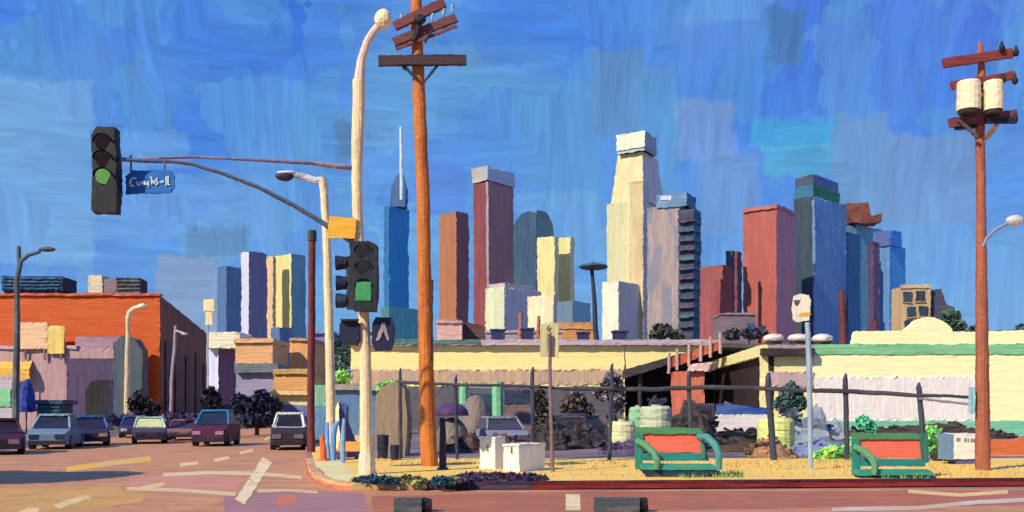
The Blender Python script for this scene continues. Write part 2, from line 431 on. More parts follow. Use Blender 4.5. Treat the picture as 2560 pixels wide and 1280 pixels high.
# ------------------------------------------------------------------ downtown towers
TH = 40
def corners(xl, xs, xr, D, th=TH):
    a = R(th); c = Vector((X(xs, D), D, 0)); tl, tr = (xl - 1280) / F, (xr - 1280) / F
    wl = (c.x - tl * D) / (math.cos(a) + tl * math.sin(a))
    wr = (tr * D - c.x) / max(.12, math.sin(a) - tr * math.cos(a))
    l = c + Vector((-math.cos(a), math.sin(a), 0)) * wl; r = c + Vector((math.sin(a), math.cos(a), 0)) * wr
    return [l, c, r, l + r - c]
def tower_part(name, xl, xs, xr, y0, y1, D, m, parent, th=TH, taper=None, rag=1.35, seg=5.5, grow=0.0):
    """block with its near edge at column xs; faces: left, right, back, back, top"""
    q = corners(xl, xs, xr, D, th); mid = (q[0] + q[2]) / 2
    z1 = Z(y0, D); z0 = 0.0 if y1 is None else Z(y1, D)
    up = lambda p, z, k=1.0: Vector((mid.x + (p.x - mid.x) * k, mid.y + (p.y - mid.y) * k, z))
    g = 1 + grow
    b = MB(D / F, seg, 1.0, rag)
    tp = [up(p, z1, (taper or 1.0) * g) for p in q]
    b.hexa([up(p, z0, g) for p in q], tp, [0, 1, 1, 0, 0] if isinstance(m, (list, tuple)) else 0, bottom=False)  # second colour: right faces, often lifted to offset their shade
    return b.build(name, m, parent)
def tbase(xs, D): return (X(xs, D), D, 0)
def M(rgb, D, d='v', **k): return mat(rgb, d, D / F, **k)
def tower(name, label, xl, xs, xr, y, D, m, th=TH, cat='skyscraper', **kw):
    e = thing(name, label, cat, tbase(xs, D))
    tower_part('facade', xl, xs, xr, y, None, D, m, e, th, **kw)
    return e

# blue glass tower with spire
D = 1300
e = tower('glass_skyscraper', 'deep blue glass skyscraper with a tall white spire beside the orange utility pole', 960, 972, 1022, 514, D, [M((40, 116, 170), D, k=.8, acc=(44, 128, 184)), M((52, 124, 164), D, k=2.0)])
b = MB(D / F, 7, 1, 1); q = [P(975, 516, D + 8), P(1012, 516, D + 8), P(1016, 470, D + 8), P(1006, 430, D + 8), P(990, 440, D + 8), P(977, 470, D + 8)]
b.prism(q, (0, 20, 0)).build('crown', M((76, 112, 150), D), e)
b = MB(D / F, 7, .5, .5); b.tube([P(1004, 500, D), P(1004, 400, D), P(1002, 318, D)], [2.6, 2.6, 1.8], 8).build('spire', M((205, 226, 236), D), e)
D = 420
tower('teal_block', 'teal green low block below the blue glass skyscraper', 952, 972, 1046, 766, D, [M((62, 122, 126), D, acc=(78, 140, 140)), M((70, 132, 132), D, k=2.)], cat='building')
# brown tower
D = 1100
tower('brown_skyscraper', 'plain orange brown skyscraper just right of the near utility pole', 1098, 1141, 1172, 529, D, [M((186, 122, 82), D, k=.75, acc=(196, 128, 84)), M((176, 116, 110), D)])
# tall mauve tower with pale cap
D = 1000
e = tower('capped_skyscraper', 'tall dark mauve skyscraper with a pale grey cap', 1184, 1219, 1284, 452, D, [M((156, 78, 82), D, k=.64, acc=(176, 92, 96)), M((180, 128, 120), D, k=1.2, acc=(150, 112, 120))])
tower_part('cap', 1181, 1219, 1287, 414, 450, D - 2, [M((196, 192, 186), D, 'h', k=.75), M((200, 206, 214), D, 'h', k=1.1)], e)
b = MB(D / F, 7, .6, .8); b.tube([P(1219, 455, D - 6), P(1221, 800, D - 6)], 1.4, 6).build('corner_strip', M((188, 172, 164), D), e)
# slate arched tower
D = 1260
e = thing('arched_skyscraper', 'slate blue skyscraper with a rounded arched top behind the mauve one', 'skyscraper', tbase(1335, D))
b = MB(D / F, 7, 1, 1.4)
o_ = [P(1280, 1030, D), P(1342, 1030, D)]; o_[0].z = o_[1].z = 0
b.prism([o_[0], o_[1], P(1342, 532, D), P(1322, 526, D), P(1300, 540, D), P(1280, 566, D)], (0, 45, 0)).build('facade', M((66, 96, 120), D, acc=(82, 116, 140)), e)
b = MB(D / F, 7, 1, 1.4); o_ = [P(1343, 1030, D), P(1386, 1030, D)]; o_[0].z = o_[1].z = 0
b.prism([o_[0], o_[1], P(1386, 600, D), P(1381, 556, D), P(1366, 530, D), P(1343, 524, D)], (0, 45, 0)).build('facade', M((40, 72, 100), D, acc=(58, 90, 120)), e)  # right half coloured darker, standing for the shaded face
# yellow twins
D = 700
for xl, xs, xr, y, nm in ((1343, 1386, 1396, 590, 'pale yellow apartment slab, the wider left one of a joined pair'), (1395, 1426, 1436, 592, 'pale yellow apartment slab, the narrower right one of a joined pair')):
    tower('apartment_slab', nm, xl, xs, xr, y, D + (xl - 1343) * .3, [M((246, 234, 158), D, k=.78, acc=(228, 214, 150)), M((240, 226, 170), D, k=1.0)], cat='apartment tower', th=30)
D = 500
e = tower('office_block', 'wide grey mauve block with one cream green face below the mauve skyscraper', 1213, 1261, 1352, 716, D, [M((232, 238, 188), D, k=.78), M((214, 198, 192), D, k=1.2, acc=(196, 178, 180))], cat='building')
tower_part('roof', 1222, 1262, 1340, 706, 716, D + 6, M((206, 178, 182), D, 'h'), e)
D = 440
tower('cream_block', 'small cream block in front of the wide grey mauve one', 1319, 1384, 1392, 738, D, [M((248, 238, 192), D, k=.8, acc=(240, 220, 168)), M((230, 210, 170), D)], th=28, cat='building')
D = 470
tower('blue_green_block', 'blue green low block right below the yellow apartment slabs', 1384, 1432, 1476, 752, D, [M((104, 134, 160), D, k=.8, acc=(120, 150, 160)), M((110, 150, 150), D, k=1.8, acc=(120, 160, 140))], cat='building')
D = 250
e = thing('low_workshop', 'low orange tan workshop behind the warehouse roof by the tall mast lamp', 'building', tbase(1440, 300))
fbx('wall', (1388, 1492, 806, 1040), 300, 20, M((216, 148, 84), 300, 'h'), e, ground=0.0); fbx('parapet', (1386, 1494, 812, 822), 299.6, .4, M((226, 164, 100), 300, 'h'), e)
e = thing('pink_shed', 'pale pink low shed with a flat roof behind the left end of the warehouse', 'building', tbase(1120, 255))
fbx('wall', (1092, 1154, 806, 1040), 255, 15, M((226, 178, 158), 255, 'h'), e, ground=0.0); fbx('roof', (1090, 1156, 800, 808), 254.5, 16, M((212, 160, 146), 255, 'h'), e)
e = thing('brown_roofed_shed', 'low shed with striped brown roof beside the pale pink shed', 'building', tbase(1180, 262))
b = MB(262 / F); b.prism([P(1154, 850, 262), P(1216, 850, 262), P(1206, 812, 262), P(1160, 806, 262)], (0, 14, 0)).build('roof', M((110, 72, 66), 262, 'h', var=.4, acc=(70, 44, 44)), e)
fbx('wall', (1156, 1214, 851, 1040), 262.4, 13, M((120, 90, 88), 262), e, ground=0.0)
e = thing('grey_shed', 'long low grey shed under the cream block', 'building', tbase(1300, 240))
fbx('wall', (1214, 1404, 832, 1040), 240, 16, M((170, 158, 164), 240, 'h'), e, ground=0.0); fbx('parapet', (1212, 1406, 826, 832), 239.6, 16.6, M((186, 172, 172), 240, 'h'), e)
for px, y0 in ((1300, 782), (1345, 790)):
    b = MB(238 / F, 7, .5, 1); b.tube([P(px, 846, 238), P(px + 2, y0, 238)], [.5, .42], 10)
    o = b.build('chimney_pipe', M((196, 108, 84), 238), None, tuple(P(px, 846, 238)))
    tag(o, 'thin rusty chimney pipe standing left of the cream block' if px == 1300 else 'thin rusty chimney pipe standing before the cream block', 'chimney', 'rusty chimney pipes on the sheds')

# city hall
D = 800
e = thing('city_hall', 'stepped cream stone city hall tower with tapered crown, tallest of the skyline', 'skyscraper', tbase(1590, D))
cw = [M((250, 238, 190), D, k=.80, acc=(244, 226, 166)), M((196, 190, 178), D, k=1.25)]  # one stone in a lit and a shaded tone
tower_part('base', 1506, 1546, 1650, 702, None, D - 26, [M((248, 242, 214), D, k=.82), M((206, 200, 192), D, k=1.25, acc=(190, 184, 176))], e)
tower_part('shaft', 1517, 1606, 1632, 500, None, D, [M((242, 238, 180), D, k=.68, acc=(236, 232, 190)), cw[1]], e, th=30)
tower_part('column_strip', 1574, 1608, 1622, 452, None, D - 4, [M((238, 216, 160), D, k=.70, acc=(226, 200, 150)), cw[1]], e, th=30)
tower_part('upper_shaft', 1527, 1610, 1662, 374, 500, D + 2, [M((250, 234, 176), D, k=.72, acc=(246, 224, 160)), M((204, 194, 178), D, k=1.4)], e, taper=.74, th=32)
tower_part('shoulder', 1604, 1610, 1658, 470, None, D + 8, [cw[0], M((206, 194, 178), D, k=1.6)], e, th=32)
tower_part('frieze', 1544, 1611, 1640, 366, 375, D + 3, M((170, 190, 196), D, 'h'), e, th=32)
tower_part('crown', 1541, 1611, 1642, 326, 366, D + 2, [M((248, 244, 206), D, k=.82), M((150, 162, 168), D, k=1.4)], e, th=32)

# lavender tower with blue cap, banded tower
D = 720
e = thing('capped_tower', 'lavender and pink striped tower with a blue grey cap right of city hall', 'skyscraper', tbase(1680, D))
tower_part('facade', 1618, 1698, 1724, 512, None, D, [M((196, 176, 168), D, k=.62, var=.24, acc=(150, 158, 184), accf=.8), M((150, 140, 160), D)], e, th=28)
tower_part('cap', 1642, 1716, 1738, 480, 513, D - 4, [M((120, 160, 190), D, 'h', k=.8, acc=(80, 120, 160)), M((90, 120, 150), D, 'h')], e, th=28)
b = MB(D / F); b.fb(1652, 1678, 489, 500, D - 30, 2).build('sign_panel', M((225, 238, 240), D, 'h'), e)
D = 640
e = thing('banded_tower', 'narrow dark tower ringed by purple and teal balcony bands', 'skyscraper', tbase(1735, D))
tower_part('facade', 1696, 1734, 1752, 520, None, D, [M((56, 62, 84), D, 'h', var=.4, acc=(44, 84, 96)), M((46, 86, 104), D, 'h', k=1.4)], e, th=30)
for i in range(12):
    y = 544 + i * 24
    tower_part('band', 1695, 1734, 1753, y, y + 9, D - 3, [M(((92, 70, 96), (76, 110, 120), (70, 74, 104))[i % 3], D, 'h', var=.3, k=.8), M((70, 110, 124), D, 'h', k=1.2)], e, th=30, grow=.004)
D = 600
tower('red_block', 'stout brick red block between the banded tower and the dark slabs', 1750, 1806, 1832, 662, D, [M((168, 90, 86), D, k=.75, acc=(150, 84, 92)), M((150, 62, 50), D, k=1.1)], cat='building')
D = 520
tower('dark_red_annex', 'dark red annex in front of the stout brick red block', 1788, 1800, 1828, 698, D, [M((160, 70, 62), D, k=.8), M((150, 62, 56), D, k=1.0)], cat='building')
D = 900
tower('slab_tower', 'thin leaning dark teal slab tower left of the red skyscraper', 1815, 1830, 1840, 626, D, [M((60, 100, 116), D, k=.8), M((50, 84, 100), D)])
tower('slab_tower', 'thin plum brown slab tower against the red skyscraper', 1836, 1843, 1854, 628, D - 20, [M((120, 70, 76), D, k=.8), M((110, 66, 76), D)])
D = 350
e = thing('grey_penthouse', 'flat grey mauve box building with a blue door before the red skyscraper', 'building', tbase(1845, D))
fbx('wall', (1804, 1890, 786, 1040), D, 14, M((132, 112, 116), D, 'h', var=.24), e, ground=0.0); fbx('door', (1868, 1884, 806, 840), D - .5, .5, M((44, 84, 138), D), e)
fbx('roof', (1802, 1892, 782, 787), D - .6, 15, M((150, 126, 126), D, 'h'), e)
# red tower
D = 900
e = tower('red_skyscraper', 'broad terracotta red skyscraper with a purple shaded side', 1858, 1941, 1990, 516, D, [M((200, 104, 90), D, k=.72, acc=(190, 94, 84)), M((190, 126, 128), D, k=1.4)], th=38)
tower_part('parapet', 1856, 1941, 1991, 510, 520, D - 2, [M((206, 116, 96), D, 'h', k=.72), M((186, 110, 124), D, 'h', k=1.2)], e, th=38)
# dark tower
D = 1000
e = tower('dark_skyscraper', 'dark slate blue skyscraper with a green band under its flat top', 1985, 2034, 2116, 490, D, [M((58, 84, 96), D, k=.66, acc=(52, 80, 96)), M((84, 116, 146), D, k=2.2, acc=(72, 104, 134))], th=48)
tower_part('band', 1986, 2032, 2100, 462, 490, D + 1, [M((48, 120, 146), D, 'h', k=.8), M((40, 116, 92), D, 'h', k=1.5, acc=(60, 130, 60))], e, th=48)
tower_part('upper_storey', 1988, 2032, 2096, 436, 462, D + 3, [M((76, 88, 110), D, k=.8), M((80, 92, 120), D, k=2.)], e, th=48)
b = MB(D / F, 7, .5, 1)
b.tube([P(2034, 500, D - 6), P(2036, 660, D - 6)], 1.6, 6).build('corner_strip', M((120, 150, 190), D), e)
# rust-roofed tower with neighbours
D = 1200
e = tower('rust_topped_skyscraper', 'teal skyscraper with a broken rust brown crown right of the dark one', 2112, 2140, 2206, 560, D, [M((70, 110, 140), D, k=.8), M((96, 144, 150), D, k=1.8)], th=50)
b = MB(D / F, 7, 2, 2)
b.prism([P(2110, 506, D - 8), P(2172, 508, D - 8), P(2178, 540, D - 8), P(2204, 532, D - 8), P(2206, 552, D - 8), P(2168, 558, D - 8), P(2130, 552, D - 8)], (0, 30, 0)).build('crown', M((134, 76, 58), D, 'd', var=.3, acc=(120, 90, 60)), e)
D = 1050
tower('navy_skyscraper', 'narrow navy skyscraper against the right edge of the dark slate one', 2108, 2118, 2152, 580, D, [M((34, 70, 108), D, k=.8, acc=(26, 56, 90)), M((56, 100, 126), D, k=1.8, acc=(40, 74, 104))], th=50)
D = 980
tower('plum_skyscraper', 'very narrow plum purple skyscraper before the bright blue one', 2169, 2183, 2198, 604, D, [M((82, 66, 98), D, k=.8), M((96, 74, 94), D, k=1.6)], th=50)
D = 1100
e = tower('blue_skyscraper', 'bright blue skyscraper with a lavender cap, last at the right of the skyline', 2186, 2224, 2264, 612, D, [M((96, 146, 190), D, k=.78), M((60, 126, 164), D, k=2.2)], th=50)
tower_part('cap', 2184, 2226, 2254, 574, 612, D - 3, [M((84, 112, 176), D, 'h', k=.8, acc=(90, 96, 150)), M((56, 112, 176), D, 'h', k=2)], e, th=50)
# tan flats
D = 330
e = thing('tan_apartment_house', 'tan apartment house with dark square windows and a dark side above the warehouse', 'apartment house', tbase(2290, D))
fbx('wall', (2254, 2326, 716, 1040), D, 9, M((206, 172, 124), D), e, ground=0.0)
fbx('cornice', (2252, 2328, 712, 720), D - .4, .8, M((220, 188, 140), D, 'h'), e)
for x0, y0 in ((2259, 729), (2291, 727), (2268, 767), (2299, 766), (2262, 800), (2292, 800)):
    w_ = fbx('window', (x0, x0 + 21, y0, y0 + 25), D - .35, .3, M((40, 56, 70), D, var=.35, acc=(70, 100, 110)), e)
    fbx('sill', (x0 - 2, x0 + 23, y0 + 26, y0 + 28.5), D - .6, .5, M((190, 158, 116), D, 'h'), w_)
b = MB(D / F, 7, 1, 1.4)
o_ = [P(2327, 900, D + 2), P(2386, 900, D + 2)]; o_[0].z = o_[1].z = 0
b.prism([o_[0], o_[1], P(2386, 768, D + 2), P(2366, 760, D + 2), P(2352, 722, D + 2), P(2327, 724, D + 2)], (0, 10, 0)).build('side_wing', M((84, 84, 102), D, 'h', k=.8), e)
# mast with a disc lamp
D = 130
e = thing('mast_lamp', 'dark mast with a flat disc lamp head rising behind the warehouse roof', 'lamp mast', (X(1490, D), D, 0))
b = MB(D / F, 7, .6, .6); p = P(1491, 850, D); p.z = 0
b.tube([p, P(1491, 850, D), P(1486, 760, D), P(1480, 674, D)], [.34, .34, .30, .24], 8).build('pole', M((44, 50, 60), D), e)
b = MB(D / F, 7, .4, .8); b.ball(P(1484, 667, D), 2.0, 2.0, .42); b.tube([P(1484, 662, D), P(1484, 655, D)], [.5, .15], 8)
b.build('lamp_head', M((60, 84, 100), D, 'h'), e)
# dark red mast at the right
b = MB(150 / F, 7, .8, .8); p = P(2108, 850, 150); p.z = 0
b.tube([p, P(2108, 850, 150), P(2104, 726, 150)], [.62, .6, .5], 9)
tag(b.build('flue_stack', M((110, 48, 42), 150), None, tuple(p)), 'dark red flue stack in front of the navy skyscraper', 'chimney')
p = P(2188, 860, 160); p.z = 0
b = MB(160 / F, 7, .8, .8); b.tube([p, P(2186, 800, 160)], [.55, .5], 9)
tag(b.build('flue_stack', M((90, 50, 58), 160), None, tuple(p)), 'short plum flue stack below the bright blue skyscraper', 'chimney')

# ------------------------------------------------------------------ trees and bushes
def leafy(b, c, rx, ry, rz, n, size, m=0, gaps=.28, seed=0):
    rnd = random.Random(seed); c = Vector(c)
    made = 0
    while made < n:
        v = Vector((rnd.uniform(-1, 1), rnd.uniform(-1, 1), rnd.uniform(-1, 1)))
        if v.length > 1: continue
        if v.length < .35: continue
        p = c + Vector((v.x * rx, v.y * ry, v.z * rz))
        if noise.noise(p * (1.7 / max(rx, rz))) + .28 * (1 - v.length) < -gaps + .12: continue
        a = Vector((rnd.uniform(-1, 1), rnd.uniform(-1, 1), rnd.uniform(-1, 1))).normalized()
        d = a.cross(Vector((rnd.uniform(-1, 1), rnd.uniform(-1, 1), rnd.uniform(-1, 1)))).normalized()
        sz = size * rnd.uniform(.6, 1.5)
        b.raw((p - a * sz, p + d * sz * .55, p + a * sz, p - d * sz * .55), rnd.randrange(m + 1)); made += 1
def tree(name, label, clumps, D, cols, n=420, z0=0.0, size=7.0, trunk=(74, 56, 50), group=None, cat='tree', tr=6.0, kk=1.9):
    """clumps: (px, py, half width, half height) of leaf masses"""
    s = D / F; cx = sum(c[0] for c in clumps) / len(clumps)
    e = thing(name, label, cat, (X(cx, D), D, z0), group)
    low = max(c[1] for c in clumps)
    tb = MB(s, 12, 1, .6, keep=z0); base = Vector((X(cx, D), D, z0)); fork = P(cx, low + 2, D)
    if fork.z < z0 + .3: fork.z = z0 + .3
    tb.tube([base, fork], [tr * s, tr * s * .7], 8)
    for c in clumps: tb.tube([fork, P(c[0], c[1], D)], [tr * s * .6, tr * s * .22], 6)
    tb.build('trunk', mat(trunk, 'v', s), e)
    b = MB(s, 99, 0, 0)
    tot = sum(c[2] * c[3] for c in clumps)
    for i, c in enumerate(clumps):
        leafy(b, P(c[0], c[1], D), c[2] * s, c[2] * s * .8, c[3] * s, int(1.5 * n * c[2] * c[3] / tot), size * 1.15 * s, len(cols) - 1, seed=int(cx) + i)
    b.build('crown', [mat(c, 'd', s, .3, k=kk, bump=0.0) for c in cols], e)
    return e
DK = [(58, 60, 44), (44, 46, 38), (78, 76, 52)]
tree('bush', 'dark olive bush at the foot of the lavender tower', [(1655, 828, 28, 20), (1690, 838, 18, 14), (1640, 840, 16, 12)], 215, DK, 330, tr=3)
tree('bush', 'dark scrubby bush below the broad terracotta skyscraper', [(1880, 832, 26, 14), (1830, 836, 24, 12), (1905, 828, 14, 12)], 200, [(58, 62, 66), (78, 70, 70), (40, 48, 52)], 330, tr=3)
tree('tree', 'dark green tree beside the dark side of the tan apartment house', [(2378, 800, 22, 30), (2398, 818, 18, 16)], 300, [(64, 84, 60), (50, 70, 62)], 300)
tree('bush', 'low dark hedge bush behind the far right end of the warehouse', [(2430, 826, 30, 7), (2555, 822, 14, 10)], 230, [(50, 70, 70), (64, 80, 84)], 200, tr=2)

# ------------------------------------------------------------------ far end of the street
D = 300
tower('blue_block', 'dim blue block behind the peach shop at the end of the street', 678, 700, 730, 818, D, [M((88, 122, 160), D, k=.8), M((92, 118, 146), D, k=1.3)], cat='building')
D = 420
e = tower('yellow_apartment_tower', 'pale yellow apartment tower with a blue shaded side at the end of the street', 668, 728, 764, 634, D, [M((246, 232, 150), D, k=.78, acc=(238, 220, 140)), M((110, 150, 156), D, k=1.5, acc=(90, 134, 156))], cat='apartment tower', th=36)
tower_part('corner_bay', 666, 682, 690, 640, None, D - 5, [M((244, 200, 148), D, k=.76), M((230, 214, 150), D)], e)
D = 380
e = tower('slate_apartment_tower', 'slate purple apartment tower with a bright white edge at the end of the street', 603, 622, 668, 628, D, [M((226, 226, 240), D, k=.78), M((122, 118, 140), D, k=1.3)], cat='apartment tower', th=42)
D = 520
tower('dim_tower', 'faded blue grey tower behind the white shop sign', 542, 566, 610, 664, D, [M((92, 128, 172), D, k=.72), M((98, 126, 150), D, k=1.4)], cat='apartment tower')
D = 164
e = thing('peach_block', 'tall peach orange block beside the dark red wooden pole', 'building', (X(750, D), D, 0))
fbx('wall', (724, 784, 852, 1040), D, 12, M((246, 180, 110), D, acc=(236, 164, 92)), e, ground=0.0); fbx('roof', (722, 786, 846, 853), D - .4, 13, M((196, 150, 130), D, 'h'), e)
e = thing('lavender_block', 'lavender block between the wooden pole and the cream lamp pole', 'building', (X(800, 180), 180, 0))
fbx('wall', (774, 826, 832, 1045), 180, 14, M((140, 130, 176), 180), e, ground=0.0); fbx('roof', (772, 828, 826, 833), 179.5, 15, M((150, 160, 190), 180, 'h'), e)
D = 142
e = thing('tan_store', 'tan and orange store front behind the white car', 'building', (X(720, D), D, 0))
fbx('wall', (684, 784, 934, 1045), D, 10, M((240, 180, 112), D, 'h', acc=(226, 164, 96)), e, ground=0.0); fbx('roof', (682, 786, 922, 935), D - .4, 11, M((206, 170, 96), D, 'h'), e)
D = 116
e = thing('cream_garage', 'cream garage with a wide lavender door behind the white car', 'garage', (X(725, D), D, 0))
fbx('wall', (680, 790, 984, 1060), D, 6, M((252, 226, 162), D, 'h'), e, ground=0.0)
fbx('door', (705, 768, 1012, 1066), D - .12, .1, M((112, 116, 176), D, 'h'), e); fbx('awning', (676, 792, 978, 987), D - .8, 1, M((250, 216, 150), D, 'h'), e)
D = 152
e = thing('peach_shop', 'small peach shop with a grey green awning over a lavender front', 'shop', (X(640, D), D, 0))
fbx('upper_wall', (588, 682, 856, 908), D, 10, M((248, 186, 124), D, 'h'), e); fbx('wall', (590, 690, 930, 1060), D, 9.5, M((158, 158, 184), D, 'h', acc=(176, 170, 190)), e, ground=0.0)
fbx('awning', (586, 694, 908, 931), D - 1, 3, M((116, 128, 128), D, 'h'), e); fbx('roof', (586, 684, 846, 857), D - .4, 11, M((240, 190, 132), D, 'h'), e)
D = 172
e = thing('white_edged_store', 'narrow store with a bright white corner, side wall coloured purple as shade and cream parapet', 'shop', (X(545, D), D, 0))
tower_part('wall', 521, 546, 606, 868, None, D, [M((226, 226, 244), D, k=.8), M((104, 88, 124), D, k=1.1)], e)  # lit face coloured white, shaded face coloured purple
fbx('parapet', (513, 600, 830, 870), D - 1.2, 8, M((252, 240, 200), D, 'h'), e, rag=2)
D = 90
e = thing('pylon_sign', 'blank cream pylon sign on a thin post above the white cornered store', 'sign', (X(522, D), D, 0))
b = MB(D / F, 7, .8, 1); b.fb(509, 535, 748, 778, D, .3).build('panel', M((250, 234, 176), D), e)
b = MB(D / F, 7, .8, 1); b.fb(513, 531, 779, 812, D + .05, .2).build('lower_panel', M((250, 232, 176), D), e)
p = P(519, 812, D + .1); q = Vector((p.x, p.y, 0)); b = MB(D / F, 7, .5, .5); b.tube([q, p], .10, 8).build('post', M((176, 190, 206), D), e)

# ------------------------------------------------------------------ orange building and the low one before it
D = 90
XR = X(400, D); TOPZ = Z(738, D)
e = thing('orange_building', 'big flat orange building with its street side coloured dark as shade', 'building', (X(200, D), D, 0))
b = MB(D / F, 8, 1, 1.3)
c0, c1, c2, c3 = Vector((-62, D, 0)), Vector((XR, D, 0)), Vector((XR + SL * 45, D + 45, 0)), Vector((-72, D + 45, 0))
tz = lambda v, z=TOPZ: Vector((v.x, v.y, z))
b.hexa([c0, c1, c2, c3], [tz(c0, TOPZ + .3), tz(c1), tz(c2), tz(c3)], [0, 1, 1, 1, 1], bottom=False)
b.build('wall', [M((212, 94, 26), D, 'h', k=.96, acc=(202, 84, 22)), M((142, 66, 54), D, k=.66, acc=(84, 52, 62), accf=.8)], e)  # street side gets a darker colour for its shade
def along(off, u): return Vector((XR + SL * u + off, D + u, 0))
for u0, u1, z0, z1 in ((3, 6, 1, 8.5), (10, 13, 1, 9), (19, 22, 1, 8), (29, 33, 1, 9), (38, 42, 1, 8)):
    b = MB(D / F, 8, .6, .8)
    a, c = along(.02, u0), along(.02, u1)
    b.hexa([a, a + Vector((.12, 0, 0)), c + Vector((.12, 0, 0)), c], [tz(a, z1), tz(a + Vector((.12, 0, 0)), z1), tz(c + Vector((.12, 0, 0)), z1), tz(c, z1)]).build('window', M((62, 50, 66), D, acc=(44, 40, 52)), e)
fbx('parapet', (-420, 400, 733, 739), D - .25, .6, M((214, 98, 46), D, 'h'), e)
# roof units
e = thing('rooftop_louver_unit', 'long low blue louvred unit on the left of the orange roof', 'roof unit', tuple(P(80, 727, 94)))
b = MB(94 / F, 6, .8, 1); b.fb(4, 150, 690, 727, 94, 3).build('casing', M((36, 78, 116), 94, 'h', var=.3, acc=(40, 72, 90)), e)
b = MB(94 / F, 6, .8, 1); b.fb(151, 157, 692, 727, 93.9, 3).build('end_plate', M((34, 46, 66), 94), e)
for i in range(4): fbx('slat', (6, 149, 694 + i * 8.5, 697.5 + i * 8.5), 93.85, .14, M((48, 96, 124), 94, 'h'), e)
b = MB(94 / F, 8, .4, .4); b.fb(10, 150, 728, 742, 94.3, 2.2).build('stand', M((60, 70, 90), 94), e)
e = thing('rooftop_cooler', 'three toned roof cooler, cream then mauve then black louvres, on the orange roof', 'roof unit', tuple(P(284, 735, 93)))
fbx('cream_cabinet', (220, 256, 688, 740), 93, 2, M((232, 214, 180), 93, 'h'), e); fbx('mauve_cabinet', (256.3, 292, 697, 740), 93.1, 2, M((142, 122, 122), 93, 'h'), e)
lo_ = fbx('louver_cabinet', (292.3, 349, 695, 740), 93.05, 2, M((44, 42, 46), 93, 'h', var=.5), e)
for i in range(4): fbx('slat', (293, 350, 701 + i * 9.5, 704 + i * 9.5), 92.95, .1, M((112, 112, 108), 93, 'h'), lo_)
# low mauve shop row
D = 88.6
e = thing('mauve_shop', 'low mauve shop with purple portal and black doorway before the orange building', 'shop', (X(160, D), D, 0))
b = MB(D / F, 8, 1, 1.3); b.box(-66, X(322, D), D, D + 1.2, 0, Z(872, D), bottom=False).build('wall', M((196, 156, 150), D, acc=(204, 170, 160)), e)
fbx('upper_block', (188, 314, 842, 873), D + .3, .9, M((176, 142, 150), D, 'h'), e)
fbx('cornice', (-60, 190, 864, 873), D - .2, .5, M((206, 176, 176), D, 'h'), e)
po = fbx('portal', (166, 322, 896, 1060), D - .9, .8, M((96, 74, 104), D, k=.8, acc=(84, 60, 96)), e, ground=0.0)
b = MB(D / F, 7, 1.2, 1.4); b.prism([P(213, 1073, D - 1.0), P(280, 1073, D - 1.0), P(281, 970, D - 1.0), P(266, 950, D - 1.0), P(228, 952, D - 1.0), P(215, 975, D - 1.0)], (0, .1, 0)).build('doorway', M((36, 30, 30), D), e)
fbx('door_leaf', (272, 284, 950, 1072), D - 1.2, .12, M((28, 36, 84), D), e)
b = MB(D / F, 7, 1, 1.4); o_ = [P(283, 1079, D - 1.5), P(356, 1079, D - 1.5)]; o_[0].z = o_[1].z = 0
b.prism([o_[0], o_[1], P(356, 876, D - 1.5), P(338, 848, D - 1.5), P(306, 838, D - 1.5), P(283, 858, D - 1.5)], (0, 1.4, 0)).build('pillar', M((82, 94, 98), D, acc=(70, 84, 96)), e)
e = thing('billboard', 'blank peach and yellow billboard standing above the mauve shop', 'billboard', (X(100, 88.1), 88.1, Z(884, 88.1)))
fbx('peach_panel', (48, 118, 806, 872), 88.2, .2, M((250, 204, 152), 88, 'h'), e); fbx('yellow_panel', (118.3, 160, 815, 884), 88.22, .2, M((246, 212, 112), 87.7), e)
for px in (60, 108, 150): fbx('leg', (px, px + 5, 872, 900), 88.26, .12, M((120, 110, 110), 87.7), e)
e = thing('yellow_awning', 'torn yellow awning at the left edge of the photo over the shop wall', 'awning', (X(38, 87.7), 88, 0))
b = MB(88 / F, 7, 2, 2); b.hexa([P(-40, 950, 87.7), P(74, 954, 87.7), P(78, 936, 88.5), P(-40, 930, 88.5)], [P(-40, 920, 87.7), P(72, 926, 87.7), P(80, 902, 88.5), P(-40, 906, 88.5)]).build('canopy', M((242, 190, 78), 88, 'h', acc=(236, 170, 90)), e)
for px in (-10, 66): b = MB(88 / F, 9, .4, .4); p = P(px, 945, 87.8); q = p.copy(); q.z = 0; b.tube([q, p], .07, 6).build('post', M((150, 130, 90), 88), e)
e = thing('blue_parasol', 'deep blue folded parasol standing under the yellow awning', 'parasol', (X(66, 74), 74, 0))
b = MB(74 / F, 7, 1.4, 1.6); b.tube([P(66, 1030, 74), P(64, 1000, 74), P(67, 960, 74), P(70, 948, 74)], [.75, .68, .4, .1], 12).build('canopy', M((44, 66, 156), 74, acc=(34, 48, 120)), e)
p = P(66, 1010, 74); q = p.copy(); q.z = 0; b = MB(74 / F, 9, .3, .3); b.tube([q, p], .06, 6).build('pole', M((90, 90, 100), 74), e)
e = thing('garage_kiosk', 'dark teal kiosk with slatted shutter beside the mauve shop wall', 'kiosk', (X(120, 72), 72, 0))
fbx('body', (92, 150, 1008, 1079), 72, 2.2, M((34, 62, 84), 72, 'h', acc=(28, 84, 92)), e, ground=0.0); fbx('roof', (88, 156, 1000, 1010), 71.8, 2.6, M((40, 78, 100), 72, 'h'), e)
for i in range(4): fbx('slat', (94, 148, 1016 + i * 10, 1019 + i * 10), 71.9, .1, M((60, 100, 116), 72, 'h'), e)
e = thing('green_panel_wall', 'pale grey wall with a mint green panel at the left edge of the photo', 'wall', (X(10, 70), 70, 0))
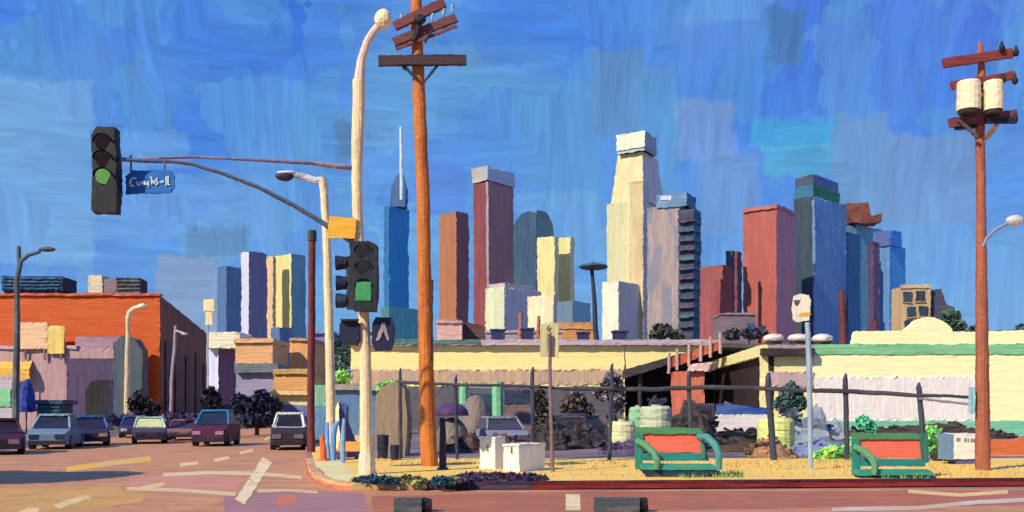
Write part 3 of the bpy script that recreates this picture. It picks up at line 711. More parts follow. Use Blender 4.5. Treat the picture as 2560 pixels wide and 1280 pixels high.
fbx('wall', (-160, 30, 942, 1088), 70, .4, M((206, 192, 186), 70, 'h'), e, ground=0.0); fbx('green_panel', (-160, 26, 972, 1016), 69.9, .1, M((132, 214, 146), 70, 'h', acc=(170, 220, 170)), e)

# dark trees along the street
tree('street_tree', 'round black brown tree against the orange wall', [(350, 1010, 26, 32), (380, 1034, 26, 26), (366, 1054, 36, 18)], 66, [(44, 38, 34), (34, 30, 30), (64, 48, 40)], 700, kk=1.3)
tree('street_tree', 'dark tree below the white cornered store', [(528, 1012, 24, 46), (556, 1034, 26, 30), (540, 1056, 34, 20)], 62, [(36, 34, 40), (30, 28, 32), (52, 46, 52)], 800, kk=1.3)
tree('street_tree', 'wide navy blue tree under the lavender shop front', [(600, 1018, 36, 34), (650, 1010, 32, 36), (686, 1026, 18, 36), (630, 1050, 56, 18)], 68, [(32, 36, 56), (28, 30, 42), (40, 48, 76)], 1300, kk=1.2)
tree('hedge', 'low purple black hedge behind the parked cars', [(440, 1046, 40, 16), (495, 1048, 34, 14), (300, 1050, 30, 12), (205, 1056, 34, 12)], 63, [(64, 52, 92), (48, 40, 70), (80, 60, 96)], 700, cat='hedge', tr=3, kk=1.2)
tree('tree', 'tall dark green tree with lime tips behind the cream lamp pole', [(858, 880, 26, 46), (850, 930, 26, 40), (872, 836, 18, 30)], 82, [(58, 84, 78), (44, 66, 66), (70, 92, 88)], 620, z0=LOT)
tree('bush', 'small lime green bush in front of the tall dark tree', [(852, 940, 22, 14), (884, 952, 18, 12)], 76, [(126, 184, 84), (104, 160, 80)], 200, z0=LOT, tr=2)
tree('bush', 'lime green leafy bush above the tan tarp shelter', [(962, 966, 20, 9), (980, 960, 12, 7)], 60, [(132, 178, 92), (110, 156, 84)], 150, z0=LOT, tr=2)

# ------------------------------------------------------------------ cars
def car(label, px, D, yaw, paint, cabin=(40, 48, 60), roof=None, wd=1.7, ln=4.2, ht=1.38, z0=0.0, trim=(26, 26, 32), name='parked_car', cat='car', group='cars parked along the street', lampc=(200, 190, 180), screen=None):
    s = D / F
    rot = Matrix.Rotation(yaw, 3, 'Z'); o = Vector((X(px - 8, D), D, z0)) - rot @ Vector((0, -ln / 2, 0))
    e = thing(name, label, cat, tuple(o), group)
    T = lambda x, y, z: o + rot @ Vector((x, y, z))            # local: front towards -y
    h = wd / 2; f, r = -ln / 2, ln / 2; wz = ht * .60
    def loft(secs, mb):
        for (y0, w0, a0, b0), (y1, w1, a1, b1) in zip(secs[:-1], secs[1:]):
            A = [T(-w0, y0, a0), T(w0, y0, a0), T(w0, y0, b0), T(-w0, y0, b0)]; B = [T(-w1, y1, a1), T(w1, y1, a1), T(w1, y1, b1), T(-w1, y1, b1)]
            for i in range(4):
                j = (i + 1) % 4
                mb.quad(A[i], A[j], B[j], B[i])
        for (y, w_, a, c), fl in ((secs[0], 0), (secs[-1], 1)):
            q = [T(-w_, y, a), T(w_, y, a), T(w_, y, c), T(-w_, y, c)]
            mb.quad(*(q if not fl else list(reversed(q))))
    b = MB(s, 6, .7, .8)
    loft([(f, h * .84, .30, wz * .72), (f + .18, h * .96, .22, wz * .84), (f + .9, h, .2, wz * .98), (-.2, h, .2, wz), (r - .9, h, .2, wz), (r - .15, h * .95, .24, wz * .94), (r, h * .86, .34, wz * .86)], b)
    b.build('body', mat(paint, 'h', s, .22), e)
    b = MB(s, 6, .5, .5)
    g = [T(-h * .90, f + .95, wz), T(h * .90, f + .95, wz), T(h * .90, r - .5, wz), T(-h * .90, r - .5, wz)]
    k = [T(-h * .70, f + 1.65, ht - .07), T(h * .70, f + 1.65, ht - .07), T(h * .70, r - 1.1, ht - .07), T(-h * .70, r - 1.1, ht - .07)]
    b.hexa(g, k).build('windows', mat(cabin, 'h', s, .25, rough=.35), e)
    b = MB(s, 6, .6, .8)
    k1 = [T(-h * .74, f + 1.55, ht - .068), T(h * .74, f + 1.55, ht - .068), T(h * .74, r - 1.0, ht - .068), T(-h * .74, r - 1.0, ht - .068)]
    b.hexa(k1, [v + Vector((0, 0, .09)) for v in k1]).build('roof', mat(roof or paint, 'h', s, .2), e)
    if screen:
        b = MB(s, 6, .3, .5); ins = lambda v, w_: v.lerp(w_, .5) * .12 + v * .88
        q4 = [g[0].lerp(g[1], .08).lerp(k[0], .06), g[1].lerp(g[0], .08).lerp(k[1], .06), k[1].lerp(k[0], .08).lerp(g[1], .1), k[0].lerp(k[1], .08).lerp(g[0], .1)]
        fw = rot @ Vector((0, -.035, .02)); b.hexa([v for v in q4], [v + fw for v in q4]); b.build('windscreen', mat(screen, 'h', s, .25, rough=.35), e)
    for sg in (-1, 1):
        for g_, k_ in ((f + .95, f + 1.65),):
            b = MB(s, 6, .4, .5); b.tube([T(sg * h * .91, g_, wz), T(sg * h * .72, k_, ht - .05)], .05, 6).build('pillar', mat(roof or paint, 'h', s, .2), e)
    for sg in (-1, 1):
        for y in (f + .85, r - .85):
            b = MB(s, 9, .2, .3); b.tube([T(sg * (h - .22), y, .32), T(sg * (h + .015), y, .32)], .32, 14)
            wh = b.build('wheel', mat((24, 22, 28), 'h', s, .2), e)
            b = MB(s, 9, 0, .2); b.tube([T(sg * (h + .016), y, .32), T(sg * (h + .035), y, .32)], .18, 10).build('rim', mat((130, 126, 130), 'h', s), wh)
    for sg in (-1, 1):
        b = MB(s, 5, .2, .4); b.box(-.19, .19, -.06, .06, -.09, .09)
        for i in range(len(b.f)): b.f[i] = (tuple(T(sg * h * .62 + p.x, f + .02 + p.y, wz * .62 + p.z) for p in b.f[i][0]), 0)
        b.build('headlight', mat(lampc, 'h', s), e)
    b = MB(s, 5, .4, .5); b.box(-h * .88, h * .88, f - .08, f + .16, .22, .40)
    for i in range(len(b.f)): b.f[i] = (tuple(T(p.x, p.y, p.z) for p in b.f[i][0]), 0)
    b.build('bumper', mat(trim, 'h', s, .3), e)
    return e
car('dark maroon car cut off by the left edge of the photo', 4, 36.7, R(26), (58, 22, 38), (40, 20, 34), roof=(60, 22, 36), lampc=(150, 120, 120))
car('grey blue van with a wide pale bonnet beside the dark maroon car', 124, 42, R(14), (112, 140, 158), (34, 40, 58), roof=(140, 168, 182), ht=1.55, trim=(36, 34, 50), lampc=(40, 38, 54))
car('dark plum car with a bright blue roof', 236, 46.5, R(25), (48, 38, 58), (40, 36, 58), roof=(52, 116, 170), ht=1.45, lampc=(190, 150, 120))
car('far navy car with a blue roof under the dark tree', 340, 61, R(18), (48, 44, 78), (40, 36, 60), roof=(56, 116, 172), ht=1.4)
car('dark plum car with a pale cream green bonnet', 384, 49.5, R(22), (70, 56, 74), (220, 222, 166), roof=(190, 214, 190), screen=(228, 228, 160), ht=1.38, trim=(40, 32, 52), lampc=(50, 36, 60))
car('maroon pickup with bright blue window frames', 528, 45.8, R(6), (82, 24, 48), (32, 44, 64), roof=(28, 132, 190), ht=1.75, lampc=(170, 130, 140))
car('small brown car half hidden behind the maroon pickup', 462, 55, R(14), (150, 96, 84), (60, 46, 70), ht=1.2, lampc=(90, 70, 80))
car('white car with a black front at the right kerb of the street', 727, 41.3, R(10), (44, 38, 34), (238, 234, 214), roof=(246, 242, 222), screen=(26, 26, 30), ht=1.62, trim=(30, 28, 28), lampc=(120, 110, 100), wd=1.5)

# ------------------------------------------------------------------ left street lamps
def tubes(name, pts, r, D, rgb, parent, dd='v', n=9, rag=.5, **k):
    b = MB(D / F, 7, .7, rag, keep=LOT); b.tube(pts, r, n)
    return b.build(name, mat(rgb, dd, D / F, .2, **k), parent)
def gp(px, D, z=0.0): return Vector((X(px, D), D, z))
D = 50
e = thing('street_lamp', 'grey street lamp with a curved arm at the left edge before the orange building', 'street lamp', gp(38, D), 'street lamps along the side street')
tubes('pole', [gp(38, D), P(40, 950, D), P(43, 820, D), P(42, 700, D), P(48, 660, D), P(47, 616, D)], [.2, .17, .15, .13, .11, .10], D, (112, 112, 112), e, acc=(60, 64, 62))
tubes('arm', [P(44, 690, D), P(52, 655, D), P(70, 638, D), P(100, 628, D)], [.12, .12, .11, .10], D, (84, 108, 118), e)
b = MB(D / F, 6, .6, .8); b.ball(P(118, 623, D), .46, .22, .13); b.build('lamp_head', M((86, 96, 96), D, 'h'), e)
D = 76
e = thing('street_lamp', 'cream street lamp bent to the right in front of the orange wall', 'street lamp', gp(317, D), 'street lamps along the side street')
tubes('pole', [gp(317, D), P(317, 960, D), P(319, 870, D), P(320, 796, D)], [.22, .2, .18, .16], D, (234, 206, 156), e)
tubes('arm', [P(320, 798, D), P(322, 782, D), P(332, 772, D), P(350, 766, D)], [.17, .18, .18, .17], D, (240, 222, 178), e)
b = MB(D / F, 6, .6, .8); b.ball(P(355, 765, D), .4, .25, .2); b.build('lamp_head', M((246, 232, 192), D, 'h'), e)
D = 86
e = thing('street_lamp', 'small pale grey street lamp before the dark side wall', 'street lamp', gp(427, D), 'street lamps along the side street')
tubes('pole', [gp(427, D), P(428, 960, D), P(436, 870, D), P(439, 814, D)], [.14, .14, .14, .12], D, (176, 162, 176), e)
tubes('arm', [P(438, 828, D), P(446, 828, D), P(460, 834, D)], .12, D, (204, 190, 190), e)
b = MB(D / F, 6, .6, .8); b.ball(P(462, 835, D), .3, .2, .12); b.build('lamp_head', M((206, 194, 190), D, 'h'), e)

# ------------------------------------------------------------------ warehouses
D = 75
e = thing('long_warehouse', 'long low yellow warehouse with lavender eaves behind the fence', 'warehouse', (X(1200, D), D, LOT))
YW = (253, 226, 150)
zf = lambda y: Z(y, D)
b = MB(D / F, 9, .8, 1.2, keep=LOT); b.box(X(878, D), X(1562, D), D, D + 26, LOT, zf(864)); b.build('wall', M(YW, D, 'h', k=1.0, var=.07, acc=(250, 216, 140), accf=.35), e)
b = MB(D / F, 7, .8, 2.6); b.box(X(878, D), X(1556, D), D - .06, D - .01, zf(962), zf(924)); b.build('lower_band', M((206, 172, 136), D, k=.95, acc=(190, 166, 156)), e)
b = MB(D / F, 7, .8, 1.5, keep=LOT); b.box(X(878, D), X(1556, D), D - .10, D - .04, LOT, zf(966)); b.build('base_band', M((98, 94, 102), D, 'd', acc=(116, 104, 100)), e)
b = MB(D / F, 9, .8, 1.1); b.box(X(872, D), X(1800, D), D - .5, D + 26.4, zf(864) + .01, zf(850)); b.build('eaves', M((196, 176, 184), D, 'h', acc=(216, 190, 180)), e)
b = MB(D / F, 9, .8, 1.1); b.box(X(930, D), X(1200, D), D - .56, D - .51, zf(861), zf(851)); b.build('gutter', M((80, 130, 118), D, 'h', acc=(60, 104, 96)), e)
b = MB(D / F, 9, .8, 1.2); b.prism([P(1563, 864.5, D), P(1800, 864.5, D), P(1796, 872, D), P(1566, 926, D)], (0, .5, 0)); b.build('gable_wall', M(YW, D, 'h', k=1.0, var=.07, accf=.35), e)
vlab = {1245: 'square dark roof vent, first from the left along the long warehouse', 1318: 'square dark roof vent just left of the pale sign board', 1459: 'small flat dark vent left of the mast lamp', 1551: 'dark vent at the foot of city hall'}
for px, w_, h_ in ((1245, 34, 24), (1318, 30, 26), (1459, 30, 17), (1551, 36, 20)):
    v = thing('roof_vent', vlab[px], 'roof vent', (X(px, D + 3), D + 3, zf(850)), 'dark vents on the long warehouse roof')
    Dv = D + 3; zb = zf(850)
    b = MB(Dv / F, 6, 1, 1.2); b.box(X(px - w_ / 2, Dv), X(px + w_ / 2, Dv), Dv, Dv + .9, zb, Z(850 - h_, Dv)); b.build('casing', M((34, 46, 80), Dv), v)
    b = MB(Dv / F, 6, .6, .8); b.box(X(px - w_ / 2 - 3, Dv), X(px + w_ / 2 + 3, Dv), Dv - .1, Dv + 1, Z(850 - h_, Dv) + .005, Z(846 - h_, Dv)); b.build('hood', M((50, 58, 88), Dv, 'h'), v)
# loading shed in the gap
D = 84
e = thing('loading_shed', 'black brown open loading shed in the gap between the two warehouses', 'shed', (X(1730, D), D, LOT))
b = MB(D / F, 9, .8, .8, keep=LOT); b.box(X(1545, D), X(1960, D), D + 6, D + 6.4, LOT, Z(872, D)); b.build('back_wall', M((52, 38, 34), D, k=.7), e)  # near black colour stands for the shade inside the recess
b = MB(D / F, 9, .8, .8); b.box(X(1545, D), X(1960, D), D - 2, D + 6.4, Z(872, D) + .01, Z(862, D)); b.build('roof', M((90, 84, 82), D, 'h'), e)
b = MB(D / F, 9, .8, 1.2, keep=LOT); b.box(X(1560, D), X(1700, D), D - 1.5, D - 1.2, LOT, Z(930, D)); b.build('shutter', M((40, 30, 30), D, k=.7, acc=(64, 44, 44)), e)  # dark panel stands for the black opening below the ramp
fbx('side_post', (1700, 1712, 900, 1090), D - 1.6, .4, M((60, 50, 50), D), e, ground=LOT)
# conveyor ramp with rust railing
D = 72
e = thing('conveyor_ramp', 'dark sloping conveyor ramp with rusty orange side panels rising to the right', 'conveyor', (X(1690, D), D, LOT))
b = MB(D / F, 7, 1, 1.2); b.prism([P(1562, 946, D), P(1690, 906, D), P(1800, 868, D), P(1800, 858, D), P(1690, 888, D), P(1562, 924, D)], (0, 1.4, 0)).build('belt', M((70, 62, 60), D, 'h', var=.35, acc=(40, 34, 34)), e)
b = MB(D / F, 7, 1, 1.2); b.prism([P(1676, 920, D - .1), P(1800, 874, D - .1), P(1806, 850, D - .1), P(1676, 896, D - .1)], (0, .08, 0)).build('side_panel', M((196, 104, 70), D, 'h', var=.3, acc=(150, 84, 66)), e)
for i, px in enumerate((1672, 1692, 1722, 1752, 1776, 1800)):
    y = 908 - i * 10
    tubes('post', [P(px, y + 26, D - .2), P(px + 1, y - 26, D - .2)], .12, D, (196, 160, 146), e)
for px in (1600, 1720): tubes('leg', [gp(px, D + .7, LOT), P(px, 925 - (px - 1600) * .3, D + .7)], .16, D, (60, 50, 50), e)
e = thing('salmon_hut', 'salmon pink loading hut with a pale torn roof under the conveyor', 'hut', (X(1726, 70), 70, LOT))
fbx('wall', (1692, 1762, 928, 1100), 70, 2.4, M((222, 124, 94), 70), e, ground=LOT)
b = MB(70 / F, 6, 1.6, 1.8); b.hexa([P(1715, 926, 69.6), P(1772, 930, 69.6), P(1790, 922, 72.5), P(1730, 918, 72.5)], [P(1720, 916, 69.6), P(1780, 908, 69.6), P(1794, 904, 72.5), P(1736, 908, 72.5)]).build('roof', M((240, 206, 190), 70, 'h', acc=(226, 160, 140)), e)
fbx('door', (1708, 1736, 1000, 1090), 69.9, .08, M((120, 70, 66), 70), e)
# right warehouse
D = 60
e = thing('green_striped_warehouse', 'big cream warehouse with a mint green stripe and a rounded parapet at right', 'warehouse', (X(2200, D), D, LOT))
zf = lambda y: Z(y, D)
WY = (254, 240, 178)
xa = X(1903, D)
b = MB(D / F, 10, .8, 1.1, keep=LOT)
b.box(X(2034, D), 46, D, D + 30, LOT, zf(886)); b.build('wall', M(WY, D, 'h', k=1.0, var=.06, acc=(250, 236, 176), accf=.3), e)
b = MB(D / F, 10, .8, 1.1, keep=LOT); b.box(xa, X(2034, D) - .01, D + .02, D + .4, LOT, zf(890)); b.build('side_bay', M((253, 228, 154), D, 'h', k=1.0, var=.07, accf=.3), e)
b = MB(D / F, 9, .8, 1.1); b.box(X(2028, D), 46, D - .08, D - .01, zf(886), zf(861)); b.build('green_stripe', M((142, 204, 146), D, 'h', acc=(112, 186, 126)), e)
b = MB(D / F, 7, .8, 1.8)
pts = [P(2132, 860.5, D), P(2640, 860.5, D), P(2640, 822, D), P(2540, 826, D), P(2440, 830, D), P(2384, 828, D), P(2366, 808, D), P(2340, 794, D), P(2316, 792, D), P(2292, 800, D), P(2274, 818, D), P(2262, 826, D), P(2140, 828, D)]
b.prism(pts, (0, .6, 0)); b.build('parapet', M(WY, D, 'h', k=1.0, var=.06, accf=.3), e)
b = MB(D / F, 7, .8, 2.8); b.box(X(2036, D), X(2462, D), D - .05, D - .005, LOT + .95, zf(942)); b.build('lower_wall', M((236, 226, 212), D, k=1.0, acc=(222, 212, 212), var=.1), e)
b = MB(D / F, 7, .8, 1.2, keep=LOT); b.box(X(2036, D), 46, D - .09, D - .012, LOT, LOT + .96); b.build('base_band', M((132, 208, 164), D, 'h'), e)
b = MB(D / F, 7, .8, 2.4); b.box(X(1916, D), X(2032, D), D - .05, D, zf(968), zf(930)); b.build('pink_band', M((212, 178, 170), D), e)
# its side: a fascia over a wall coloured dark as the unlit bay, running back
b = MB(D / F, 8, .8, 1.0); q0 = Vector((xa, D, 0)); q1 = Vector((X(1775, 80), 80, 0))
ud = Vector((.4, 0, 0))
b.hexa([tz(q0, 5.15), tz(q0 + ud, 5.15), tz(q1 + ud, 5.15), tz(q1, 5.15)], [tz(q0, 5.85), tz(q0 + ud, 5.85), tz(q1 + ud, 5.85), tz(q1, 5.85)]).build('fascia', M((253, 228, 154), D, 'h', k=1.0, var=.07, accf=.3), e)
b = MB(D / F, 9, .6, .8, keep=LOT); b.hexa([tz(q0 + ud * 1.1, LOT), tz(q0 + ud * 2, LOT), tz(q1 + ud * 2, LOT), tz(q1 + ud * 1.1, LOT)], [tz(q0 + ud * 1.1, 5.14), tz(q0 + ud * 2, 5.14), tz(q1 + ud * 2, 5.14), tz(q1 + ud * 1.1, 5.14)]).build('bay_shade_wall', M((56, 42, 38), D, k=.7), e)
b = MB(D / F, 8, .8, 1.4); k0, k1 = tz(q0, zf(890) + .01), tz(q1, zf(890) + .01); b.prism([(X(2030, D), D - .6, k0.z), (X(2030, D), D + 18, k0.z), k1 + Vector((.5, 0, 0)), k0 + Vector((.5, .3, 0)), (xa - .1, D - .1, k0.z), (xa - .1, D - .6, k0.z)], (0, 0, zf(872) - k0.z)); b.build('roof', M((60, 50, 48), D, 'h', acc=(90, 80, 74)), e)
b = MB(D / F, 8, .8, 1.0); b.box(xa + .5, X(2084, D), D + .8, D + 3.5, zf(872) + .01, zf(860)); b.build('roof_deck', M((186, 166, 150), D, 'h'), e)
rl = {1934: 'pinkish white roof dome left of the white bus stop sign', 1996: 'white roof dome partly behind the white bus stop sign', 2056: 'white roof dome right of the white bus stop sign'}
for px in rl:
    v = thing('roof_dome', rl[px], 'roof vent', (X(px, D + 2), D + 2, zf(860)), 'white domes on the warehouse roof')
    b = MB(D / F, 6, 1.2, 1.2); b.ball(P(px, 846, D + 2), .68, .6, .30, zmin=-.6, nu=16, nv=8); b.build('shell', M((238, 222, 206), D, 'h', acc=(214, 186, 178)), v)
    b = MB(D / F, 6, .5, .6); b.box(X(px - 18, D + 2), X(px + 18, D + 2), D + 1.7, D + 2.3, zf(860) + .01, Z(852, D + 2)); b.build('base', M((60, 60, 70), D, 'h'), v)

# ------------------------------------------------------------------ things in the yard behind the fence
def ground_thing(name, label, cat, px, D, group=None): return thing(name, label, cat, gp(px, D, LOT), group)
# tan tarp shelter
D = 32.5
e = ground_thing('tarp_shelter', 'tall tan tarpaulin shelter behind the first fence post', 'shelter', 978, D)
b = MB(D / F, 7, 1.2, 1.0, keep=LOT)
o_ = [gp(936, D, LOT), gp(1012, D, LOT)]
b.prism([o_[0], o_[1], P(1018, 1060, D), P(1012, 975, D), P(990, 950, D), P(952, 968, D), P(938, 990, D)], (0, 1.6, 0)).build('canvas', M((158, 136, 112), D, acc=(146, 128, 112)), e)
tubes('pole', [gp(1020, D - .05, LOT), P(1021, 1060, D - .05), P(1012, 962, D - .05)], .03, D, (70, 58, 54), e)
# small tents
D = 40
e = ground_thing('camping_tent', 'pointed tent with a cream front and a side coloured purple as shade by the cream lamp pole', 'tent', 850, D)
b = MB(D / F, 6, 1, 1.3, keep=LOT); ap = P(846, 998, D + 1)
c_ = [gp(806, D, LOT), gp(850, D - .4, LOT), gp(898, D + .8, LOT), gp(850, D + 2.2, LOT)]
b.poly([c_[0], c_[1], ap]); b.build('front_panel', M((248, 232, 160), D, acc=(240, 214, 140)), e)
b = MB(D / F, 6, 1, 1.3, keep=LOT); b.poly([c_[1], c_[2], ap]); b.poly([c_[2], c_[3], ap]); b.poly([c_[3], c_[0], ap]); b.build('side_panel', M((120, 88, 124), D, acc=(84, 54, 88), var=.35), e)  # purple puts the shade of the cream canvas into the colour
D = 38
e = ground_thing('dome_tent', 'dome tent with a purple rain cover over a grey brown body', 'tent', 1130, D)
b = MB(D / F, 6, 1, 1, keep=LOT); b.ball(gp(1130, D + .9, LOT), .76, .9, 1.28, zmin=0.0, nu=22, nv=9); b.build('body', M((128, 116, 104), D, acc=(110, 100, 96)), e)
b = MB(D / F, 6, 1, 1.2); b.ball(P(1130, 1036, D + .9), .68, .85, .48, zmin=-.1, nu=22, nv=7); b.build('rain_cover', M((86, 48, 96), D, 'h', acc=(64, 38, 84)), e)
D = 43
e = ground_thing('dome_tent', 'taller brown grey dome tent behind the purple covered one', 'tent', 1186, D)
b = MB(D / F, 6, 1.2, 1, keep=LOT); b.ball(gp(1190, D + 1, LOT), .92, 1., 2.3, zmin=0.0, nu=24, nv=10); b.build('body', M((134, 116, 106), D, acc=(118, 110, 100)), e)
b = MB(D / F, 6, .8, 1, keep=LOT); b.prism([gp(1196, D - .02, LOT), gp(1222, D - .02, LOT), P(1218, 1068, D - .02), P(1206, 1050, D - .02), P(1198, 1066, D - .02)], (0, .1, 0)); b.build('door', M((64, 66, 74), D), e)
# green canopy frame
D = 50
e = ground_thing('canopy_frame', 'mint green canopy frame with a dark teal curtain', 'canopy', 1205, D)
for px, r0 in ((1160, .22), (1246, .30)): tubes('post', [gp(px, D, LOT), P(px - 2, 980, D), P(px, 955, D)], [r0, r0, r0], D, (132, 204, 152), e, acc=(150, 216, 170))
b = MB(D / F, 6, 1, 1.2, keep=LOT); b.fb(1178, 1234, 985, 1090, D + .2, .1, ground=LOT); b.build('curtain', M((36, 76, 92), D, var=.35, acc=(30, 50, 84)), e)
tubes('crossbar', [P(1158, 968, D), P(1246, 972, D)], .06, D, (120, 150, 150), e, 'h')
# box trailer
D = 46
e = ground_thing('box_trailer', 'mauve brown box trailer with a navy load on top', 'trailer', 1296, D)
fbx('box', (1258, 1338, 1012, 1092), D, 3, M((138, 110, 104), D, 'h', acc=(120, 94, 96)), e)
fbx('load', (1262, 1334, 976, 1011), D + .2, 2.5, M((48, 58, 84), D, 'h', var=.3, acc=(40, 44, 56)), e, rag=2)
for px in (1272, 1324): b = MB(D / F, 9, .3, .3, keep=LOT); c = gp(px, D + .3, LOT + .26); b.tube([c, c + Vector((0, .25, 0))], .26, 12).build('wheel', M((40, 36, 40), D), e)
tubes('tow_bar', [gp(1258, D + 1, LOT + .3), gp(1235, D + .6, LOT + .25)], .05, D, (60, 56, 60), e)
car('pale grey car seen nose on behind the white cabinets', 1284, 38.5, R(12), (138, 144, 156), (70, 66, 76), ht=1.3, z0=LOT, group='cars in the yard', lampc=(90, 90, 100))
car('charcoal car nearest the thin sign post in the yard', 1402, 44, R(-30), (74, 70, 76), (50, 48, 58), ht=1.3, z0=LOT, group='cars in the yard', lampc=(100, 90, 90))
car('dark slate car behind the pale yellow drum in the yard', 1490, 48, R(25), (84, 88, 104), (46, 46, 60), ht=1.4, z0=LOT, group='cars in the yard', lampc=(60, 60, 70))
tree('yard_tree', 'narrow dark brown tree directly behind the third fence post', [(1350, 1010, 22, 36), (1360, 1060, 26, 38), (1352, 1085, 20, 22)], 39, [(62, 50, 42), (46, 38, 34), (78, 66, 54)], 800, z0=LOT, tr=4)
tree('yard_tree', 'round dark brown tree in front of the grey warehouse base', [(1440, 1006, 34, 26), (1462, 1024, 24, 16), (1420, 1022, 20, 16)], 60, [(70, 56, 48), (54, 44, 40), (88, 74, 62)], 560, z0=LOT)
tree('yard_tree', 'grey brown treetop beside the dark shed opening', [(1530, 960, 26, 28), (1505, 984, 20, 18), (1545, 1000, 20, 34)], 66, [(84, 78, 84), (60, 54, 58), (104, 98, 98)], 520, z0=LOT)
tree('yard_tree', 'dark green tree before the right warehouse beside the grey bus stop post', [(1978, 985, 28, 30), (1960, 1010, 24, 22), (2000, 1008, 18, 20)], 55, [(56, 78, 72), (46, 62, 60), (74, 96, 84)], 560, z0=LOT)
def heap(name, label, px, D, wpx, hpx, rgb, acc, cat='heap', depth=1.6, d='h'):
    e = thing(name, label, cat, gp(px, D, LOT)); s = D / F; rnd = random.Random(int(px)); rx = wpx / 2 * s; h = hpx * s
    b = MB(s, 7, 1.5, 2.0, keep=LOT); c = gp(px, D + depth * .6, LOT); nu, nv = 34, 12
    def top(x, y):
        r = math.hypot(x, y); q = c + Vector((x * rx, y * depth, 0))
        f = max(0, 1 - r ** 2.2) * (.66 + .75 * noise.noise(Vector((x * 2.1 + px, y * 2.1, 0))) + .25 * noise.noise(Vector((x * 6 + px, y * 6, 3))))
        q.z = LOT + max(0, min(1.1, f)) * h; return q
    g = [[top(j / nv * math.cos(2 * math.pi * i / nu), j / nv * math.sin(2 * math.pi * i / nu)) for i in range(nu)] for j in range(nv + 1)]
    for j in range(nv):
        for i in range(nu): b.raw((g[j][i], g[j + 1][i], g[j + 1][(i + 1) % nu], g[j][(i + 1) % nu]))
    b.build('mound', M(rgb, D, d, var=.34, acc=acc, accf=.7), e)
    b = MB(s, 9, .6, 1.2)
    for _ in range(int(10 + wpx / 7)):
        x, y = rnd.uniform(-.85, .85), rnd.uniform(-.8, .3); q = top(x, y); w_, t_ = rnd.uniform(6, 22) * s, rnd.uniform(3, 8) * s
        a = rnd.uniform(-.5, .5); u = Vector((math.cos(a), rnd.uniform(-.4, .4), math.sin(a))).normalized() * w_; v = Vector((-math.sin(a), -.2, math.cos(a))).normalized() * t_
        b.hexa([q - u - v, q + u - v, q + u - v + Vector((0, t_, 0)), q - u - v + Vector((0, t_, 0))], [q - u + v, q + u + v, q + u + v + Vector((0, t_, 0)), q - u + v + Vector((0, t_, 0))], rnd.randrange(2))
    db = b.build('debris', [M(acc, D, d, var=.3), M(tuple(int(v * 1.25) for v in rgb), D, d, var=.3)], e); db['kind'] = 'stuff'
    return e
heap('soil_heap', 'dark brown soil heap between the green bench and the white truck', 1735, 42, 150, 100, (62, 50, 42), (44, 36, 34), 'soil heap')
heap('soil_heap', 'wide dark brown soil heap in front of the white truck', 1830, 36, 230, 56, (74, 60, 46), (56, 44, 38), 'soil heap')
heap('sand_heap', 'low tan sand heap at the foot of the yellow green drum', 1925, 31.5, 120, 52, (156, 120, 84), (140, 108, 80), 'sand heap', .9)
heap('tarp_heap', 'grey blue tarpaulin thrown over a heap behind the bus stop post', 2052, 37, 170, 100, (134, 144, 154), (88, 92, 102), 'tarpaulin', 1.6)
heap('tarp_heap', 'lavender blue tarpaulin heap low beside the grey bus stop post', 2044, 33, 130, 46, (124, 136, 172), (106, 118, 158), 'tarpaulin', .8)
heap('rubble_heap', 'dark purple rubble heap left of the first bench', 1560, 34, 120, 40, (92, 78, 100), (70, 56, 84), 'rubble heap', .9)
heap('rubble_heap', 'brown rubble heap behind the dark bollard', 1168, 35.5, 110, 46, (88, 62, 52), (60, 44, 40), 'rubble heap', .9)
heap('rubble_heap', 'black brown rubble heap behind the thin sign post', 1430, 39, 120, 56, (58, 46, 44), (80, 70, 74), 'rubble heap', 1)
heap('earth_bank', 'long dark brown earth bank along the foot of the cream warehouse', 2300, 54, 520, 44, (76, 60, 52), (58, 48, 46), 'earth bank', 2.4)
heap('junk_heap', 'black brown junk heap under the narrow dark tree', 1372, 37.5, 110, 70, (50, 42, 40), (84, 76, 78), 'junk heap', 1)
heap('junk_heap', 'charcoal junk heap between the two dark yard cars', 1450, 43, 130, 66, (62, 58, 66), (40, 36, 38), 'junk heap', 1)
heap('junk_heap', 'near black junk heap behind the pale cream green tank', 1520, 41, 120, 84, (44, 38, 42), (72, 70, 84), 'junk heap', 1)
heap('junk_heap', 'tall near black junk heap behind the first bench, left of the truck', 1715, 50, 140, 96, (46, 40, 38), (80, 72, 70), 'junk heap', 1.4)
heap('junk_heap', 'brown junk heap behind the taller white cabinet', 1258, 36, 130, 44, (104, 78, 72), (70, 52, 54), 'junk heap', .8)
heap('junk_heap', 'blue black junk heap in the mouth of the loading shed', 1620, 62, 150, 96, (40, 38, 46), (66, 66, 84), 'junk heap', 1.6)
heap('junk_heap', 'near black junk heap right of the salmon hut', 1830, 58, 150, 88, (46, 40, 40), (78, 90, 120), 'junk heap', 1.6)
heap('junk_heap', 'dark slate junk heap under the dark green yard tree', 1985, 48, 110, 70, (74, 84, 96), (54, 60, 66), 'junk heap', 1)
